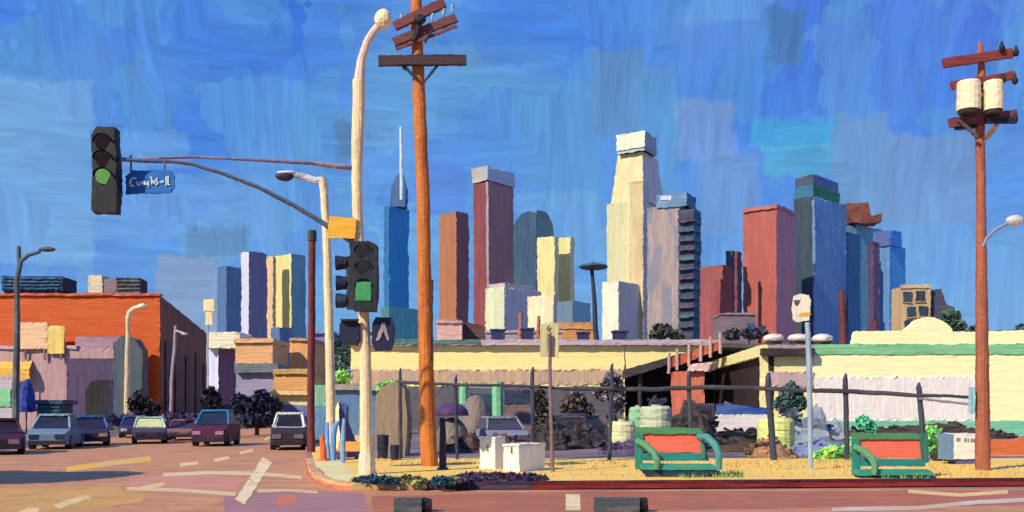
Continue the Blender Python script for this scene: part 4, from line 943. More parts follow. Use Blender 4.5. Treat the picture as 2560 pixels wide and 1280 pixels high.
# drums
def drum(label, px, D, w_, y0, rgb, acc):
    e = ground_thing('water_tank', label, 'water tank', px, D, 'pale water tanks in the yard')
    r = w_ / 2 * D / F; z1 = Z(y0, D)
    b = MB(D / F, 6, 1, 1.3, keep=LOT); c = gp(px, D + r, LOT)
    b.tube([c, c + Vector((0, 0, .04)), tz(c, z1 - .12), tz(c, z1)], [r * .97, r, r, r * .86], 18); b.build('tank', M(rgb, D, 'h', acc=acc), e)
    b = MB(D / F, 6, .4, .6); b.tube([tz(c, z1 + .003), tz(c, z1 + .09)], r * .3, 12); b.build('cap', M((200, 196, 140), D), e)
    for k in (.33, .66):
        b = MB(D / F, 8, .3, .4); zz = LOT + (z1 - LOT) * k; b.tube([tz(c, zz), tz(c, zz + .05)], r * 1.02, 18); b.build('hoop', M(rgb, D, 'h', k=.8), e)
drum('pale cream green water tank just left of the first bench', 1555, 37, 70, 1054, (232, 228, 172), (220, 220, 160))
drum('larger pale sage water tank showing above the first bench', 1640, 47, 82, 1016, (206, 212, 172), (190, 200, 160))
drum('small mint green water tank left of the pale sage one', 1594, 49, 42, 1018, (148, 204, 150), (170, 210, 170))
drum('bright yellow green water tank behind a fence post', 1940, 35, 94, 1046, (226, 236, 136), (240, 240, 160))
# white truck
D = 47
e = ground_thing('flatbed_truck', 'truck with a white side panel and a blue tarpaulin on its load', 'truck', 1850, D)
fbx('side_panel', (1788, 1926, 1036, 1078), D, 2, M((234, 226, 214), D, 'h', acc=(244, 238, 228)), e)
fbx('chassis', (1760, 1930, 1078.5, 1092), D + .1, 1.9, M((48, 42, 44), D, 'h'), e)
b = MB(D / F, 6, 1.6, 1.6); b.hexa([P(1788, 1035, D), P(1924, 1035, D), P(1924, 1035, D + 2), P(1788, 1035, D + 2)], [P(1790, 1010, D + .1), P(1920, 1020, D + .1), P(1916, 1020, D + 1.9), P(1792, 1010, D + 1.9)]); b.build('tarpaulin', M((42, 78, 146), D, 'h', acc=(96, 120, 160)), e)
fbx('cab', (1740, 1786, 1008, 1084), D, 2, M((70, 62, 64), D, 'h'), e); fbx('window', (1748, 1776, 1016, 1040), D - .04, .03, M((40, 48, 64), D, 'h'), e)
for px in (1768, 1880): b = MB(D / F, 9, .3, .3, keep=LOT); c = gp(px, D - .02, LOT + .38); b.tube([c, c + Vector((0, .3, 0))], .38, 14).build('wheel', M((34, 32, 36), D), e)
# shrubs and white cabinets
tree('shrub', 'bright green shrub beside the second bench and the last fence post', [(2330, 1098, 30, 34), (2360, 1120, 26, 30), (2310, 1126, 22, 22)], 31.5, [(116, 176, 86), (84, 160, 110), (140, 180, 70)], 700, z0=LOT, cat='shrub', tr=2, size=6)
tree('shrub', 'dark small shrub at the foot of the bright green one', [(2352, 1140, 24, 14)], 29.5, [(60, 64, 48), (46, 50, 44)], 240, z0=LOT, cat='shrub', tr=2, size=6)
tree('shrub', 'small teal shrub behind the second bench', [(2160, 1058, 18, 18), (2178, 1070, 14, 14)], 40, [(70, 150, 120), (90, 160, 110)], 240, z0=LOT, cat='shrub', tr=2)
tree('shrub', 'low yellow green shrub left of the second bench', [(2095, 1128, 40, 16), (2060, 1136, 30, 12), (2130, 1118, 22, 22)], 31, [(120, 172, 74), (92, 178, 110), (150, 180, 80)], 620, z0=LOT, cat='shrub', tr=2, size=6)
e = thing('sign_cabinet', 'white cabinet with a grey line of marks left of the right utility pole', 'cabinet', gp(2414, 27.5, LOT), None)
Dw = 27.5
fbx('casing', (2386, 2446, 1084, 1148), Dw, .7, M((240, 232, 216), Dw, 'h', acc=(246, 230, 206)), e)
fbx('side_plate', (2372, 2385.5, 1085, 1150), Dw + .02, .68, M((116, 146, 172), Dw), e)
fbx('plinth', (2392, 2446, 1148.5, 1162), Dw + .05, .6, M((92, 94, 150), Dw, 'h'), e, ground=LOT, keep=LOT)
b = MB(Dw / F, 5, .3, .6)
for i, px in enumerate((2391, 2398, 2411, 2419, 2427, 2434, 2441)): b.fb(px, px + (3.5 if i % 2 else 5), 1094 + i * .6, 1103 + i * .6, Dw - .012, .01)
b.build('lettering', M((120, 134, 148), Dw), e)
D = 33
e = thing('traffic_barrier', 'long orange traffic barrier with a white foot right of the right utility pole', 'barrier', gp(2560, D, LOT))
b = MB(D / F, 7, 1.2, 1.2); b.prism([P(2452, 1138, D), P(2740, 1138, D), P(2740, 1096, D), P(2640, 1094, D), P(2560, 1096, D), P(2525, 1103, D), P(2490, 1100, D), P(2452, 1094, D)], (0, .45, 0)).build('shell', M((226, 116, 62), D, 'h', acc=(232, 128, 76)), e)
b = MB(D / F, 7, 1, 1, keep=LOT); b.box(X(2448, D), X(2740, D), D - .08, D + .55, LOT, Z(1138, D) - .004); b.build('foot', M((226, 218, 200), D, 'h'), e)

# ------------------------------------------------------------------ fence
posts = [(1000, 1002, 920, 1147), (1139, 1143, 936, 1136), (1331, 1332, 918, 1128), (1529, 1524, 908, 1160), (1722, 1730, 926, 1158), (1920, 1934, 932, 1150), (2113, 2118, 934, 1152), (2297, 2310, 956, 1156)]
e = thing('yard_fence', 'dark post and rail fence along the yard, eight posts and one top rail', 'fence', gp(1500, 30, LOT))
pd = []
for i, (xt, xb, yt, yb) in enumerate(posts):
    D = 30.0 if i != 0 else 30.4
    D = 30.4 - i * .08; pd.append(D)
    r = (.055, .05, .065, .062, .07, .10, .08, .085)[i]
    tubes('post', [gp(xb, D, LOT), P((xb * 2 + xt) / 3, 1080, D), P(xt, 965, D), P(xt, yt + 12, D), P(xt + 2, yt, D)], [r * 1.05, r, r, r * .9, r * .4], D, (56, 60, 78), e, acc=(84, 86, 96))
rail = [(998, 955), (1070, 958), (1139, 962), (1240, 963), (1331, 966), (1430, 974), (1529, 971), (1640, 974), (1722, 969), (1820, 968), (1920, 972), (2020, 976), (2113, 978), (2200, 983), (2297, 989), (2370, 990), (2432, 993)]
tubes('rail', [P(px, y, 30.4 - (px - 1000) / 1300 * .56 - .08) for px, y in rail], [.05] * 3 + [.045] * 3 + [.07] * 6 + [.075, .075, .06, .05, .05], 30, (62, 62, 74), e, 'h', acc=(98, 94, 100))
tubes('lower_rail', [P(px, y, 29.7) for px, y in ((2297, 996), (2360, 1004), (2440, 1012))], .04, 30, (150, 144, 152), e, 'h')

# ------------------------------------------------------------------ utility poles
D = 26.7
e = thing('utility_pole', 'near tall orange brown wooden utility pole with slanted crossarms, rising out of the picture', 'utility pole', gp(1072, D, LOT), 'wooden utility poles')
tubes('pole', [gp(1074, D, LOT), P(1070, 1080, D), P(1066, 940, D), P(1064, 800, D), P(1060, 640, D), P(1058, 480, D), P(1050, 300, D), P(1044, 140, D), P(1040, 0, D), P(1039, -30, D)], [.24, .225, .21, .205, .19, .185, .18, .165, .16, .155], D, (204, 118, 42), e, acc=(172, 88, 40), n=14, rag=.7)
def bar(name, p, q, th, D, rgb, parent, dep=.14, acc=None, dy=0.0):
    """squared timber between two pixel points"""
    a, c = P(*p, D + dy), P(*q, D + dy); d = (c - a); nrm = Vector((-d.z, 0, d.x)).normalized() * (th / 2 * D / F)
    b = MB(D / F, 6, .8, 1.0); b.prism([a - nrm, c - nrm, c + nrm, a + nrm], (0, dep, 0))
    return b.build(name, mat(rgb, 'h', D / F, .3, acc), parent)
ca = (116, 58, 50)
bar('crossarm', (985, 63), (1112, 4), 21, D, ca, e, dy=-.36)
bar('crossarm', (984, 104), (1140, 42), 20, D, (112, 62, 54), e, dy=-.36)
bar('brace', (990, 122), (1142, 64), 7, D, (120, 62, 54), e, .06, dy=-.42)
bar('brace', (1052, 46), (1032, 100), 9, D, (34, 38, 50), e, .06, dy=-.48)
bar('brace', (1078, 74), (1062, 106), 5, D, (34, 38, 50), e, .05, dy=-.48)
b = MB(D / F, 5, .6, .8); b.ball(P(1050, 48, D - .5), .17, .12, .13); b.build('switch', M((26, 28, 40), D), e)
bar('crossarm', (946, 150), (1166, 148), 24, D, (66, 42, 42), e, acc=(40, 40, 50), dy=-.38)
bar('brace', (1008, 166), (1045, 196), 8, D, (30, 42, 54), e, .05, dy=-.3); bar('brace', (1096, 160), (1058, 206), 6, D, (30, 42, 54), e, .05, dy=-.3)
for px, y in ((1080, 38), (1108, 26), (1130, 16), (1002, 40)):
    b = MB(D / F, 5, .4, .6); b.tube([P(px, y + 14, D - .3), P(px + 2, y - 4, D - .3)], [.03, .055], 8); b.build('insulator', M((150, 190, 204), D), e)
b = MB(D / F, 7, .5, .6); b.tube([P(1078, 900, D - .23), P(1080, 700, D - .23)], .035, 6); b.build('conduit', M((60, 40, 34), D), e)
D = 24.8
e = thing('utility_pole', 'far right red brown wooden utility pole with white transformers and a small lamp', 'utility pole', gp(2457, D, LOT), 'wooden utility poles')
tubes('pole', [gp(2456, D, LOT), P(2457, 1060, D), P(2456, 960, D), P(2455, 840, D), P(2453, 660, D), P(2452, 480, D), P(2450, 320, D), P(2454, 180, D), P(2450, 116, D), P(2450, 104, D)], [.19, .175, .165, .155, .135, .12, .115, .09, .065, .03], D, (166, 94, 64), e, acc=(144, 84, 74), n=14, rag=.7)
bar('crossarm', (2362, 156), (2534, 130), 22, D, (134, 58, 52), e, dy=-.24)
bar('crossarm', (2382, 212), (2540, 186), 19, D, (134, 58, 52), e, dy=-.24)
bar('crossarm', (2377, 306), (2544, 284), 22, D, (122, 66, 70), e, dy=-.24)
bar('brace', (2398, 300), (2444, 340), 8, D, (96, 84, 76), e, .05, dy=-.3); bar('brace', (2494, 312), (2464, 346), 12, D, (140, 96, 68), e, .05, dy=-.3)
bar('dark_bar', (2466, 300), (2544, 300), 14, D, (26, 34, 40), e, .1, dy=-.34); bar('dark_bar', (2390, 316), (2444, 312), 13, D, (34, 38, 42), e, .1, dy=-.20)
for px, y in ((2505, 118), (2540, 129), (2507, 198), (2537, 200), (2538, 296)):
    b = MB(D / F, 5, .4, .8); b.ball(P(px, y + 2, D - .3), .075, .075, .10); b.tube([P(px, y - 14, D - .3), P(px, y + 2, D - .3)], [.03, .06], 8); b.build('insulator', M((24, 30, 34), D), e)
for x0, x1 in ((2394, 2449), (2461, 2506)):
    b = MB(D / F, 5, .6, .9); c = P((x0 + x1) / 2, 276, D - .42); r = (x1 - x0) / 2 * D / F
    b.tube([c, tz(c, Z(222, D)), tz(c, Z(218, D))], [r, r, r * .9], 16); tf = b.build('transformer', M((246, 236, 190), D, acc=(238, 226, 180)), e)
    b = MB(D / F, 5, .6, .9); b.tube([tz(c, c.z - .09), tz(c, c.z - .004)], [r * .8, r * .95], 14); b.build('transformer_foot', M((54, 56, 62), D, 'h'), tf)
tubes('lamp_arm', [P(2456, 616, D - .1), P(2466, 596, D - .1), P(2490, 574, D - .1), P(2520, 558, D - .1)], [.05, .045, .045, .04], D, (130, 150, 180), e)
b = MB(D / F, 5, .8, 1.0); b.ball(P(2536, 552, D - .1), .22, .16, .14); b.build('lamp_head', M((214, 214, 206), D, 'h', acc=(180, 190, 200)), e)
b = MB(D / F, 5, .6, .8); b.fb(2428, 2438, 968, 1034, D - .16, .14); b.build('meter_box', M((150, 200, 214), D), e)
D = 36
e = thing('wooden_post', 'dark red wooden pole at the corner left of the cream lamp pole', 'pole', gp(779, D, LOT))
tubes('shaft', [gp(778, D, LOT), P(777, 1000, D), P(779, 840, D), P(780, 600, D)], [.16, .14, .14, .13], D, (116, 44, 42), e, acc=(84, 46, 44), n=12)
tubes('cap', [P(780, 602, D), P(780, 576, D)], [.17, .15], D, (64, 60, 58), e)

# ------------------------------------------------------------------ cream lamp pole behind
D = 37
e = thing('street_lamp', 'cream street lamp pole with a short arm and a dark lamp head', 'street lamp', gp(824, D, LOT))
tubes('pole', [gp(828, D, LOT), P(826, 960, D), P(822, 780, D), P(817, 600, D), P(812, 500, D), P(806, 446, D)], [.19, .18, .17, .165, .155, .15], D, (248, 226, 174), e, acc=(236, 206, 160), n=12)
tubes('arm', [P(806, 450, D), P(790, 452, D), P(760, 442, D), P(728, 436, D)], [.13, .14, .13, .10], D, (204, 210, 218), e, 'h', acc=(70, 76, 110))
b = MB(D / F, 6, .8, 1); b.ball(P(712, 441, D), .36, .26, .18); b.build('lamp_head', M((58, 50, 72), D, 'h'), e)
b = MB(D / F, 6, .6, .8); b.ball(P(718, 433, D), .40, .22, .08); b.build('lamp_cover', M((238, 240, 240), D, 'h'), e)

# ------------------------------------------------------------------ signal pole with its arms, heads and signs
D = 23.2
e = thing('traffic_signal_pole', 'cream traffic signal pole at the corner with lamp arm, signal heads and walk signs', 'traffic signal', gp(915, D, LOT))
tubes('pole', [gp(917, D, LOT), P(915, 1060, D), P(914, 900, D), P(908, 760, D), P(897, 600, D), P(892, 470, D), P(893, 380, D), P(896, 290, D), P(898, 200, D)], [.165, .15, .14, .135, .125, .125, .14, .15, .15], D, (246, 222, 170), e, acc=(236, 204, 158), n=14)
tubes('base_collar', [gp(917, D, LOT), gp(917, D, LOT + .5)], [.22, .19], D, (226, 212, 180), e)
tubes('lamp_arm', [P(898, 202, D), P(903, 150, D), P(916, 108, D), P(932, 80, D), P(944, 66, D)], [.13, .105, .095, .09, .085], D, (240, 212, 186), e)
b = MB(D / F, 6, .8, 1); b.ball(P(958, 48, D), .21, .20, .24); b.build('lamp_head', M((250, 238, 184), D, 'h'), e)
tubes('upper_arm', [P(886, 420, D), P(780, 408, D - .3), P(640, 400, D - .8), P(500, 393, D - 1.2), P(400, 396, D - 1.6), P(300, 398, D - 2.0)], [.07, .05, .035, .03, .03, .03], D, (136, 124, 150), e, 'h', acc=(200, 170, 160))
tubes('mast_arm', [P(893, 612, D), P(822, 566, D - .1), P(740, 516, D - .4), P(640, 466, D - .8), P(560, 434, D - 1.1), P(480, 410, D - 1.4), P(420, 404, D - 1.6), P(300, 399, D - 2.0)], [.075, .065, .055, .048, .045, .045, .045, .05], D, (112, 122, 136), e, 'h', acc=(64, 110, 150))
D2 = D - 2.0
hd = MB(D2 / F, 6, 1.2, 1.2); b = hd
b.prism([P(228, 529, D2 - .15), P(290, 530, D2 - .15), P(292, 470, D2 - .15), P(290, 400, D2 - .15), P(286, 318, D2 - .15), P(240, 316, D2 - .15), P(228, 338, D2 - .15), P(230, 420, D2 - .15)], (0, .30, 0)); hd = b.build('signal_head', M((30, 28, 34), D2, acc=(22, 24, 44), k=.8), e)
for i, (y, c, em) in enumerate(((356, (34, 28, 34), 0), (398, (36, 32, 34), 0), (441, (104, 168, 88), .3))):
    b = MB(D2 / F, 5, .5, .5); b.tube([P(258, y, D2 - .2), P(258, y, D2 - .152)], .17 if i < 2 else .165, 18); b.build('lens', mat(c, 'd', D2 / F, .12, emit=em), hd)
    b = MB(D2 / F, 5, .3, .4)
    for k in range(10):
        a0, a1 = math.pi * k / 10, math.pi * (k + 1) / 10; o_ = P(258, y, D2 - .152)
        q = lambda a, yy: o_ + Vector((math.cos(a) * .20, yy, math.sin(a) * .19))
        b.raw([q(a0, 0), q(a1, 0), q(a1, -.09), q(a0, -.09)]); 
    b.build('visor', M((26, 28, 32), D2, k=.7), hd)
# hanging street name sign
sg = MB(D / F, 6, .8, 1.2); Ds = D - 1.7
sg.prism([P(315, 486, Ds), P(425, 482, Ds), P(436, 470, Ds), P(436, 440, Ds), P(424, 425, Ds), P(330, 426, Ds), P(314, 440, Ds)], (0, .05, 0)); sg = sg.build('street_name_sign', M((16, 104, 184), Ds, 'h', acc=(24, 112, 196)), e)
for px, y0, y1 in ((328, 388, 430), (411, 402, 430)): tubes('hanger', [P(px, y0, Ds + .02), P(px, y1, Ds + .02)], .022, Ds, (112, 108, 116), e)
L_ = lambda x, y: P(300 + x * 150 / 1600, 380 + y * 120 / 1280, Ds - .012)
strokes = [[(430, 705), (360, 685), (300, 730), (262, 820), (285, 895), (380, 905)], [(462, 790), (458, 860), (500, 890), (545, 855), (552, 790)], [(600, 770), (622, 850), (660, 870), (672, 770), (690, 860), (730, 865), (765, 790)], [(762, 790), (768, 930)],
           [(800, 700), (850, 665), (852, 865)], [(860, 810), (910, 770), (925, 850)], [(1012, 705), (945, 750), (1000, 800), (1010, 850), (950, 880)], [(1078, 790), (1082, 830)], [(1112, 770), (1140, 822), (1165, 768)], [(1240, 650), (1234, 900)], [(1290, 645), (1290, 870), (1335, 882)]]
b = MB(Ds / F, 6, 0, .3)
for st in strokes: b.tube([L_(*p) for p in st], .021, 6)
b.build('lettering', mat((196, 222, 214), 'v', Ds / F, .2, k=1.0), sg)
# yellow sign
b = MB(D / F, 6, 1, 1.3); b.prism([P(820, 594, D - .2), P(888, 596, D - .2), P(891, 545, D - .2), P(822, 541, D - .2)], (0, .04, 0)); b.build('yellow_sign', M((250, 184, 52), D, 'h', acc=(248, 172, 40)), e)
# pole mounted heads
b = MB(D / F, 6, 1, 1.1); b.prism([P(884, 776, D - .5), P(938, 778, D - .5), P(944, 690, D - .5), P(940, 612, D - .5), P(920, 602, D - .5), P(872, 604, D - .5), P(876, 640, D - .5)], (0, .34, 0)); h1 = b.build('signal_head', M((26, 40, 46), D, acc=(18, 24, 30), k=.85), e)
b = MB(D / F, 6, .8, 1); b.fb(889, 928, 705, 751, D - .53, .03); b.build('lens', mat((60, 148, 86), 'v', D / F, .2, emit=.08), h1)
for y in (628, 668):
    b = MB(D / F, 6, .5, .6); b.tube([P(908, y, D - .53), P(908, y, D - .502)], .17, 16); b.build('lens', M((26, 40, 46), D, k=.8), h1)
for y in (612, 654, 700):
    b = MB(D / F, 6, .4, .5)
    for k in range(10):
        a0, a1 = math.pi * k / 10, math.pi * (k + 1) / 10; o_ = P(908, y + 16, D - .502)
        q = lambda a, yy: o_ + Vector((math.cos(a) * .21, yy, math.sin(a) * .18))
        b.raw([q(a0, 0), q(a1, 0), q(a1, -.05), q(a0, -.05)])
    b.build('visor', M((22, 34, 38), D, k=.8), h1)
b = MB(D / F, 6, .7, .9); b.fb(866, 882, 640, 772, D - .1, .22); h2 = b.build('signal_head', M((40, 44, 54), D), e)
for i, y in enumerate((642, 692, 736)):
    b = MB(D / F, 6, .9, 1); o_ = P(866, y + 16, D)
    b.tube([o_, o_ + Vector((-.25, -.03, 0))], [.155, .18], 14); b.build('visor', M(((34, 34, 62), (28, 44, 76), (34, 58, 84))[i], D, 'h', k=.85), h2)
tubes('bracket', [P(908, 640, D), P(880, 650, D)], .05, D, (60, 60, 66), e)
for (x0, x1, y0, y1), nm in (((848, 898, 800, 862), 0), ((930, 984, 794, 876), 1)):
    cx, cy = (x0 + x1) / 2, (y0 + y1) / 2; rx, ry = (x1 - x0) / 2, (y1 - y0) / 2
    pts = [P(cx + rx * sg_ * k, cy + ry * sv_, D - .2) for sg_, sv_, k in ((-1, .5, 1), (-.7, 1, 1), (.7, 1, 1), (1, .5, 1), (1, -.6, 1), (.7, -1, 1), (-.7, -1, 1), (-1, -.6, 1))]
    b = MB(D / F, 6, .8, 1.1); b.prism(pts, (0, .22, 0)); h3 = b.build('walk_signal', M((22, 28, 62), D, k=.85, acc=(26, 34, 74)), e)
    tubes('bracket', [P(910, cy, D - .05), P(cx, cy, D - .05)], .04, D, (70, 66, 70), e)
    if nm:
        b = MB(D / F, 5, .6, .8); b.prism([P(940, 852, D - .222), P(948, 850, D - .222), P(958, 828, D - .222), P(970, 852, D - .222), P(974, 848, D - .222), P(962, 808, D - .222), P(955, 806, D - .222)], (0, .02, 0)); b.build('walk_symbol', mat((186, 172, 172), 'v', D / F, .4, acc=(110, 80, 90)), h3)
    else:
        fbx('visor', (x0 + 4, x1 - 4, y0 - 3, y0 + 2), D - .34, .14, M((26, 30, 56), D), h3)

# ------------------------------------------------------------------ signs on posts, cabinets, bollard, bins
D = 24.2
e = thing('parking_sign', 'tall pale olive sign board on a thin mauve post in front of the yard', 'sign', gp(1380, D, LOT))
tubes('post', [gp(1381, D, LOT), P(1380, 1100, D), P(1377, 1000, D), P(1374, 890, D)], [.05, .05, .045, .045], D, (134, 108, 104), e)
tubes('upper_post', [P(1374, 890, D - .03), P(1373, 834, D - .03)], [.045, .055], D, (124, 102, 100), e)
b = MB(D / F, 5, 1, 1.3); b.prism([P(1349, 892, D - .0 + .05), P(1396, 894, D + .05), P(1396, 812, D + .05), P(1376, 806, D + .05), P(1352, 810, D + .05)], (0, .03, 0)); b.build('panel', M((214, 204, 150), D, acc=(196, 188, 150)), e)
b = MB(D / F, 5, 0, .3); k_ = lambda x, y: P(1340 + x * 70 / 747, 790 + y * 120 / 1280, D - .0)
b.tube([k_(372, 245), k_(292, 335), k_(360, 405)], .014, 6); b.tube([k_(322, 310), k_(362, 352)], .009, 6); b.build('lettering', M((40, 36, 32), D, bump=0.0), e)
D = 25
e = thing('bus_stop_sign', 'white bus stop sign with a yellow stripe on a pale blue grey post', 'sign', gp(2025, D, LOT))
tubes('post', [gp(2027, D, LOT), P(2025, 1060, D), P(2023, 930, D), P(2019, 806, D)], [.055, .07, .075, .07], D, (158, 180, 196), e, acc=(130, 154, 176))
b = MB(D / F, 5, 1, 1.2); b.prism([P(1984, 798, D - .06), P(1990, 804, D - .06), P(2024, 800, D - .06), P(2026, 770, D - .06), P(2028, 752, D - .06), P(2022, 738, D - .06), P(2000, 734, D - .06), P(1983, 742, D - .06), P(1980, 770, D - .06)], (0, .05, 0)); b.build('panel', M((244, 234, 208), D, acc=(232, 218, 196)), e)
b = MB(D / F, 5, .5, .6); b.prism([P(1985, 751, D - .068), P(2002, 749, D - .068), P(1996, 762, D - .068), P(1990, 765, D - .068), P(1985, 757, D - .068)], (0, .006, 0)); b.build('emblem', M((92, 84, 104), D, bump=.2), e)
b = MB(D / F, 5, .6, .8); b.prism([P(1992, 788, D - .068), P(2010, 792, D - .068), P(2028, 786, D - .068), P(2026, 781, D - .068), P(2004, 781, D - .068)], (0, .006, 0)); b.build('yellow_stripe', M((230, 178, 72), D, 'h', bump=.2), e)
D = 24.5
def cabinet(label, x0, xs, x1, y0, y1, D, lid):
    e = thing('utility_cabinet', label, 'cabinet', gp((x0 + x1) / 2, D, LOT), 'white cabinets by the kerb')
    tower_part('body', x0, xs, x1, y0 + 5, None, D, [M((250, 246, 232), D, k=.84, acc=(244, 232, 206)), M((214, 202, 190), D, k=1.7, acc=(226, 196, 140))], e, th=36, seg=5)
    tower_part('lid', x0, xs, x1, y0, y0 + 5, D - .01, [M((252, 246, 226), D, 'h', k=.84), M((200, 190, 180), D, 'h', k=1.4)], e, th=36, grow=.04, seg=5)
    q = corners(x0, xs, x1, D, 36); m_ = (q[0] * .45 + q[1] * .55) + Vector((-.02, -.02, 0))
    tubes('handle', [tz(m_, .62), tz(m_, .78)], .018, D, (120, 116, 112), e)
    return e
cabinet('taller white cabinet on the left of the pair by the kerb', 1199, 1238, 1262, 1092, 1178, 25.2, 0)
cabinet('lower white cabinet with a grey tan side, right of the taller one', 1258, 1298, 1362, 1110, 1182, 24.0, 0)
D = 25
e = thing('bollard', 'dark navy bollard post beside the near utility pole', 'bollard', gp(1106, D, LOT))
tubes('post', [gp(1107, D, LOT), P(1107, 1100, D), P(1106, 1050, D)], [.10, .09, .075], D, (22, 28, 58), e)
tubes('cap', [P(1106, 1051, D), P(1106, 1044, D)], [.085, .05], D, (30, 30, 54), e)
tubes('foot', [gp(1107, D, LOT), gp(1107, D, LOT + .06)], [.16, .14], D, (40, 66, 90), e)
def bin_(label, px, D, w_, y0):
    e = thing('litter_bin', label, 'litter bin', gp(px, D, LOT), 'dark bins behind the signal pole'); s = D / F; r = w_ / 2 * s; zt = Z(y0, D)
    b = MB(s, 6, .8, 1, keep=LOT); c = gp(px, D, LOT); b.tube([c, tz(c, zt - .08)], [r * .86, r], 14); b.build('body', M((26, 28, 62), D, acc=(20, 20, 44)), e)
    b = MB(s, 6, .6, .8); b.tube([tz(c, zt - .075), tz(c, zt - .02), tz(c, zt)], [r * 1.06, r * 1.04, r * .7], 14); b.build('lid', M((36, 38, 70), D, 'h'), e)
bin_('larger navy bin beside the signal pole', 957, 31, 30, 1087); bin_('smaller navy bin at the foot of the first fence post', 987, 30, 22, 1112)
# corner street furniture
D = 34
e = thing('traffic_cone_post', 'bright orange delineator post at the street corner', 'delineator', gp(806, 29.5, LOT))
D = 29.5
tubes('post', [gp(808, D, LOT), P(808, 1120, D), P(806, 1088, D)], [.12, .10, .07], D, (236, 110, 44), e)
tubes('foot', [gp(808, D, LOT), gp(808, D, LOT + .07)], [.22, .18], D, (224, 120, 60), e)
D = 30
e = thing('bike_rack', 'pale blue bent bicycle rack beside the orange delineator post', 'bicycle rack', gp(838, D, LOT))
tubes('hoop', [gp(822, D, LOT), P(819, 1090, D), P(818, 1056, D)], [.06, .065, .05], D, (110, 170, 224), e)
tubes('hoop', [gp(834, D, LOT), P(834, 1090, D), P(838, 1066, D), P(847, 1052, D)], [.08, .09, .09, .05], D, (104, 164, 222), e)
tubes('post', [gp(857, D - 1.5, LOT), P(857, 1100, D - 1.5), P(860, 1046, D - 1.5)], [.07, .075, .05], D, (124, 172, 208), e)
e = thing('plank_bench', 'low purple plank bench behind the pale blue rack', 'bench', gp(866, 30.6, LOT))
fbx('seat', (834, 900, 1130, 1143), 30.6, .4, M((116, 70, 110), 30.6, 'h', acc=(140, 90, 120)), e)
for px in (842, 886): fbx('leg', (px, px + 7, 1143.5, 1160), 30.7, .25, M((90, 60, 90), 30.6), e, ground=LOT, keep=LOT)
e = thing('orange_board', 'bright orange board standing behind the low purple bench', 'board', gp(880, 32.5, LOT))
fbx('panel', (846, 902, 1104, 1138), 32.5, .12, M((250, 172, 84), 32.5, acc=(244, 160, 70)), e)
for px in (852, 890): fbx('leg', (px, px + 5, 1138.5, 1150), 32.53, .06, M((200, 140, 80), 32.5), e, ground=LOT, keep=LOT)
# walls and screens behind the corner
e = thing('mint_screen', 'narrow mint and blue screen between the wooden pole and cream lamp pole', 'screen', gp(798, 46, LOT))
fbx('upper_panel', (786, 816, 962, 1016), 46, .2, M((132, 186, 150), 46), e); fbx('lower_panel', (786, 816, 1016.5, 1096), 46.02, .2, M((106, 150, 180), 46), e, ground=LOT, keep=LOT)
e = thing('blue_shed', 'steel blue shed with a flat tan roof between the two cream poles', 'shed', gp(872, 62, LOT))
fbx('wall', (832, 938, 975, 1090), 62, 4, M((92, 130, 166), 62, acc=(110, 140, 170)), e, ground=LOT, keep=LOT)
fbx('roof', (828, 942, 960, 975), 61.7, 4.6, M((170, 158, 140), 62, 'h'), e); fbx('door', (850, 866, 1010, 1080), 61.9, .08, M((70, 90, 140), 62), e, ground=LOT, keep=LOT)

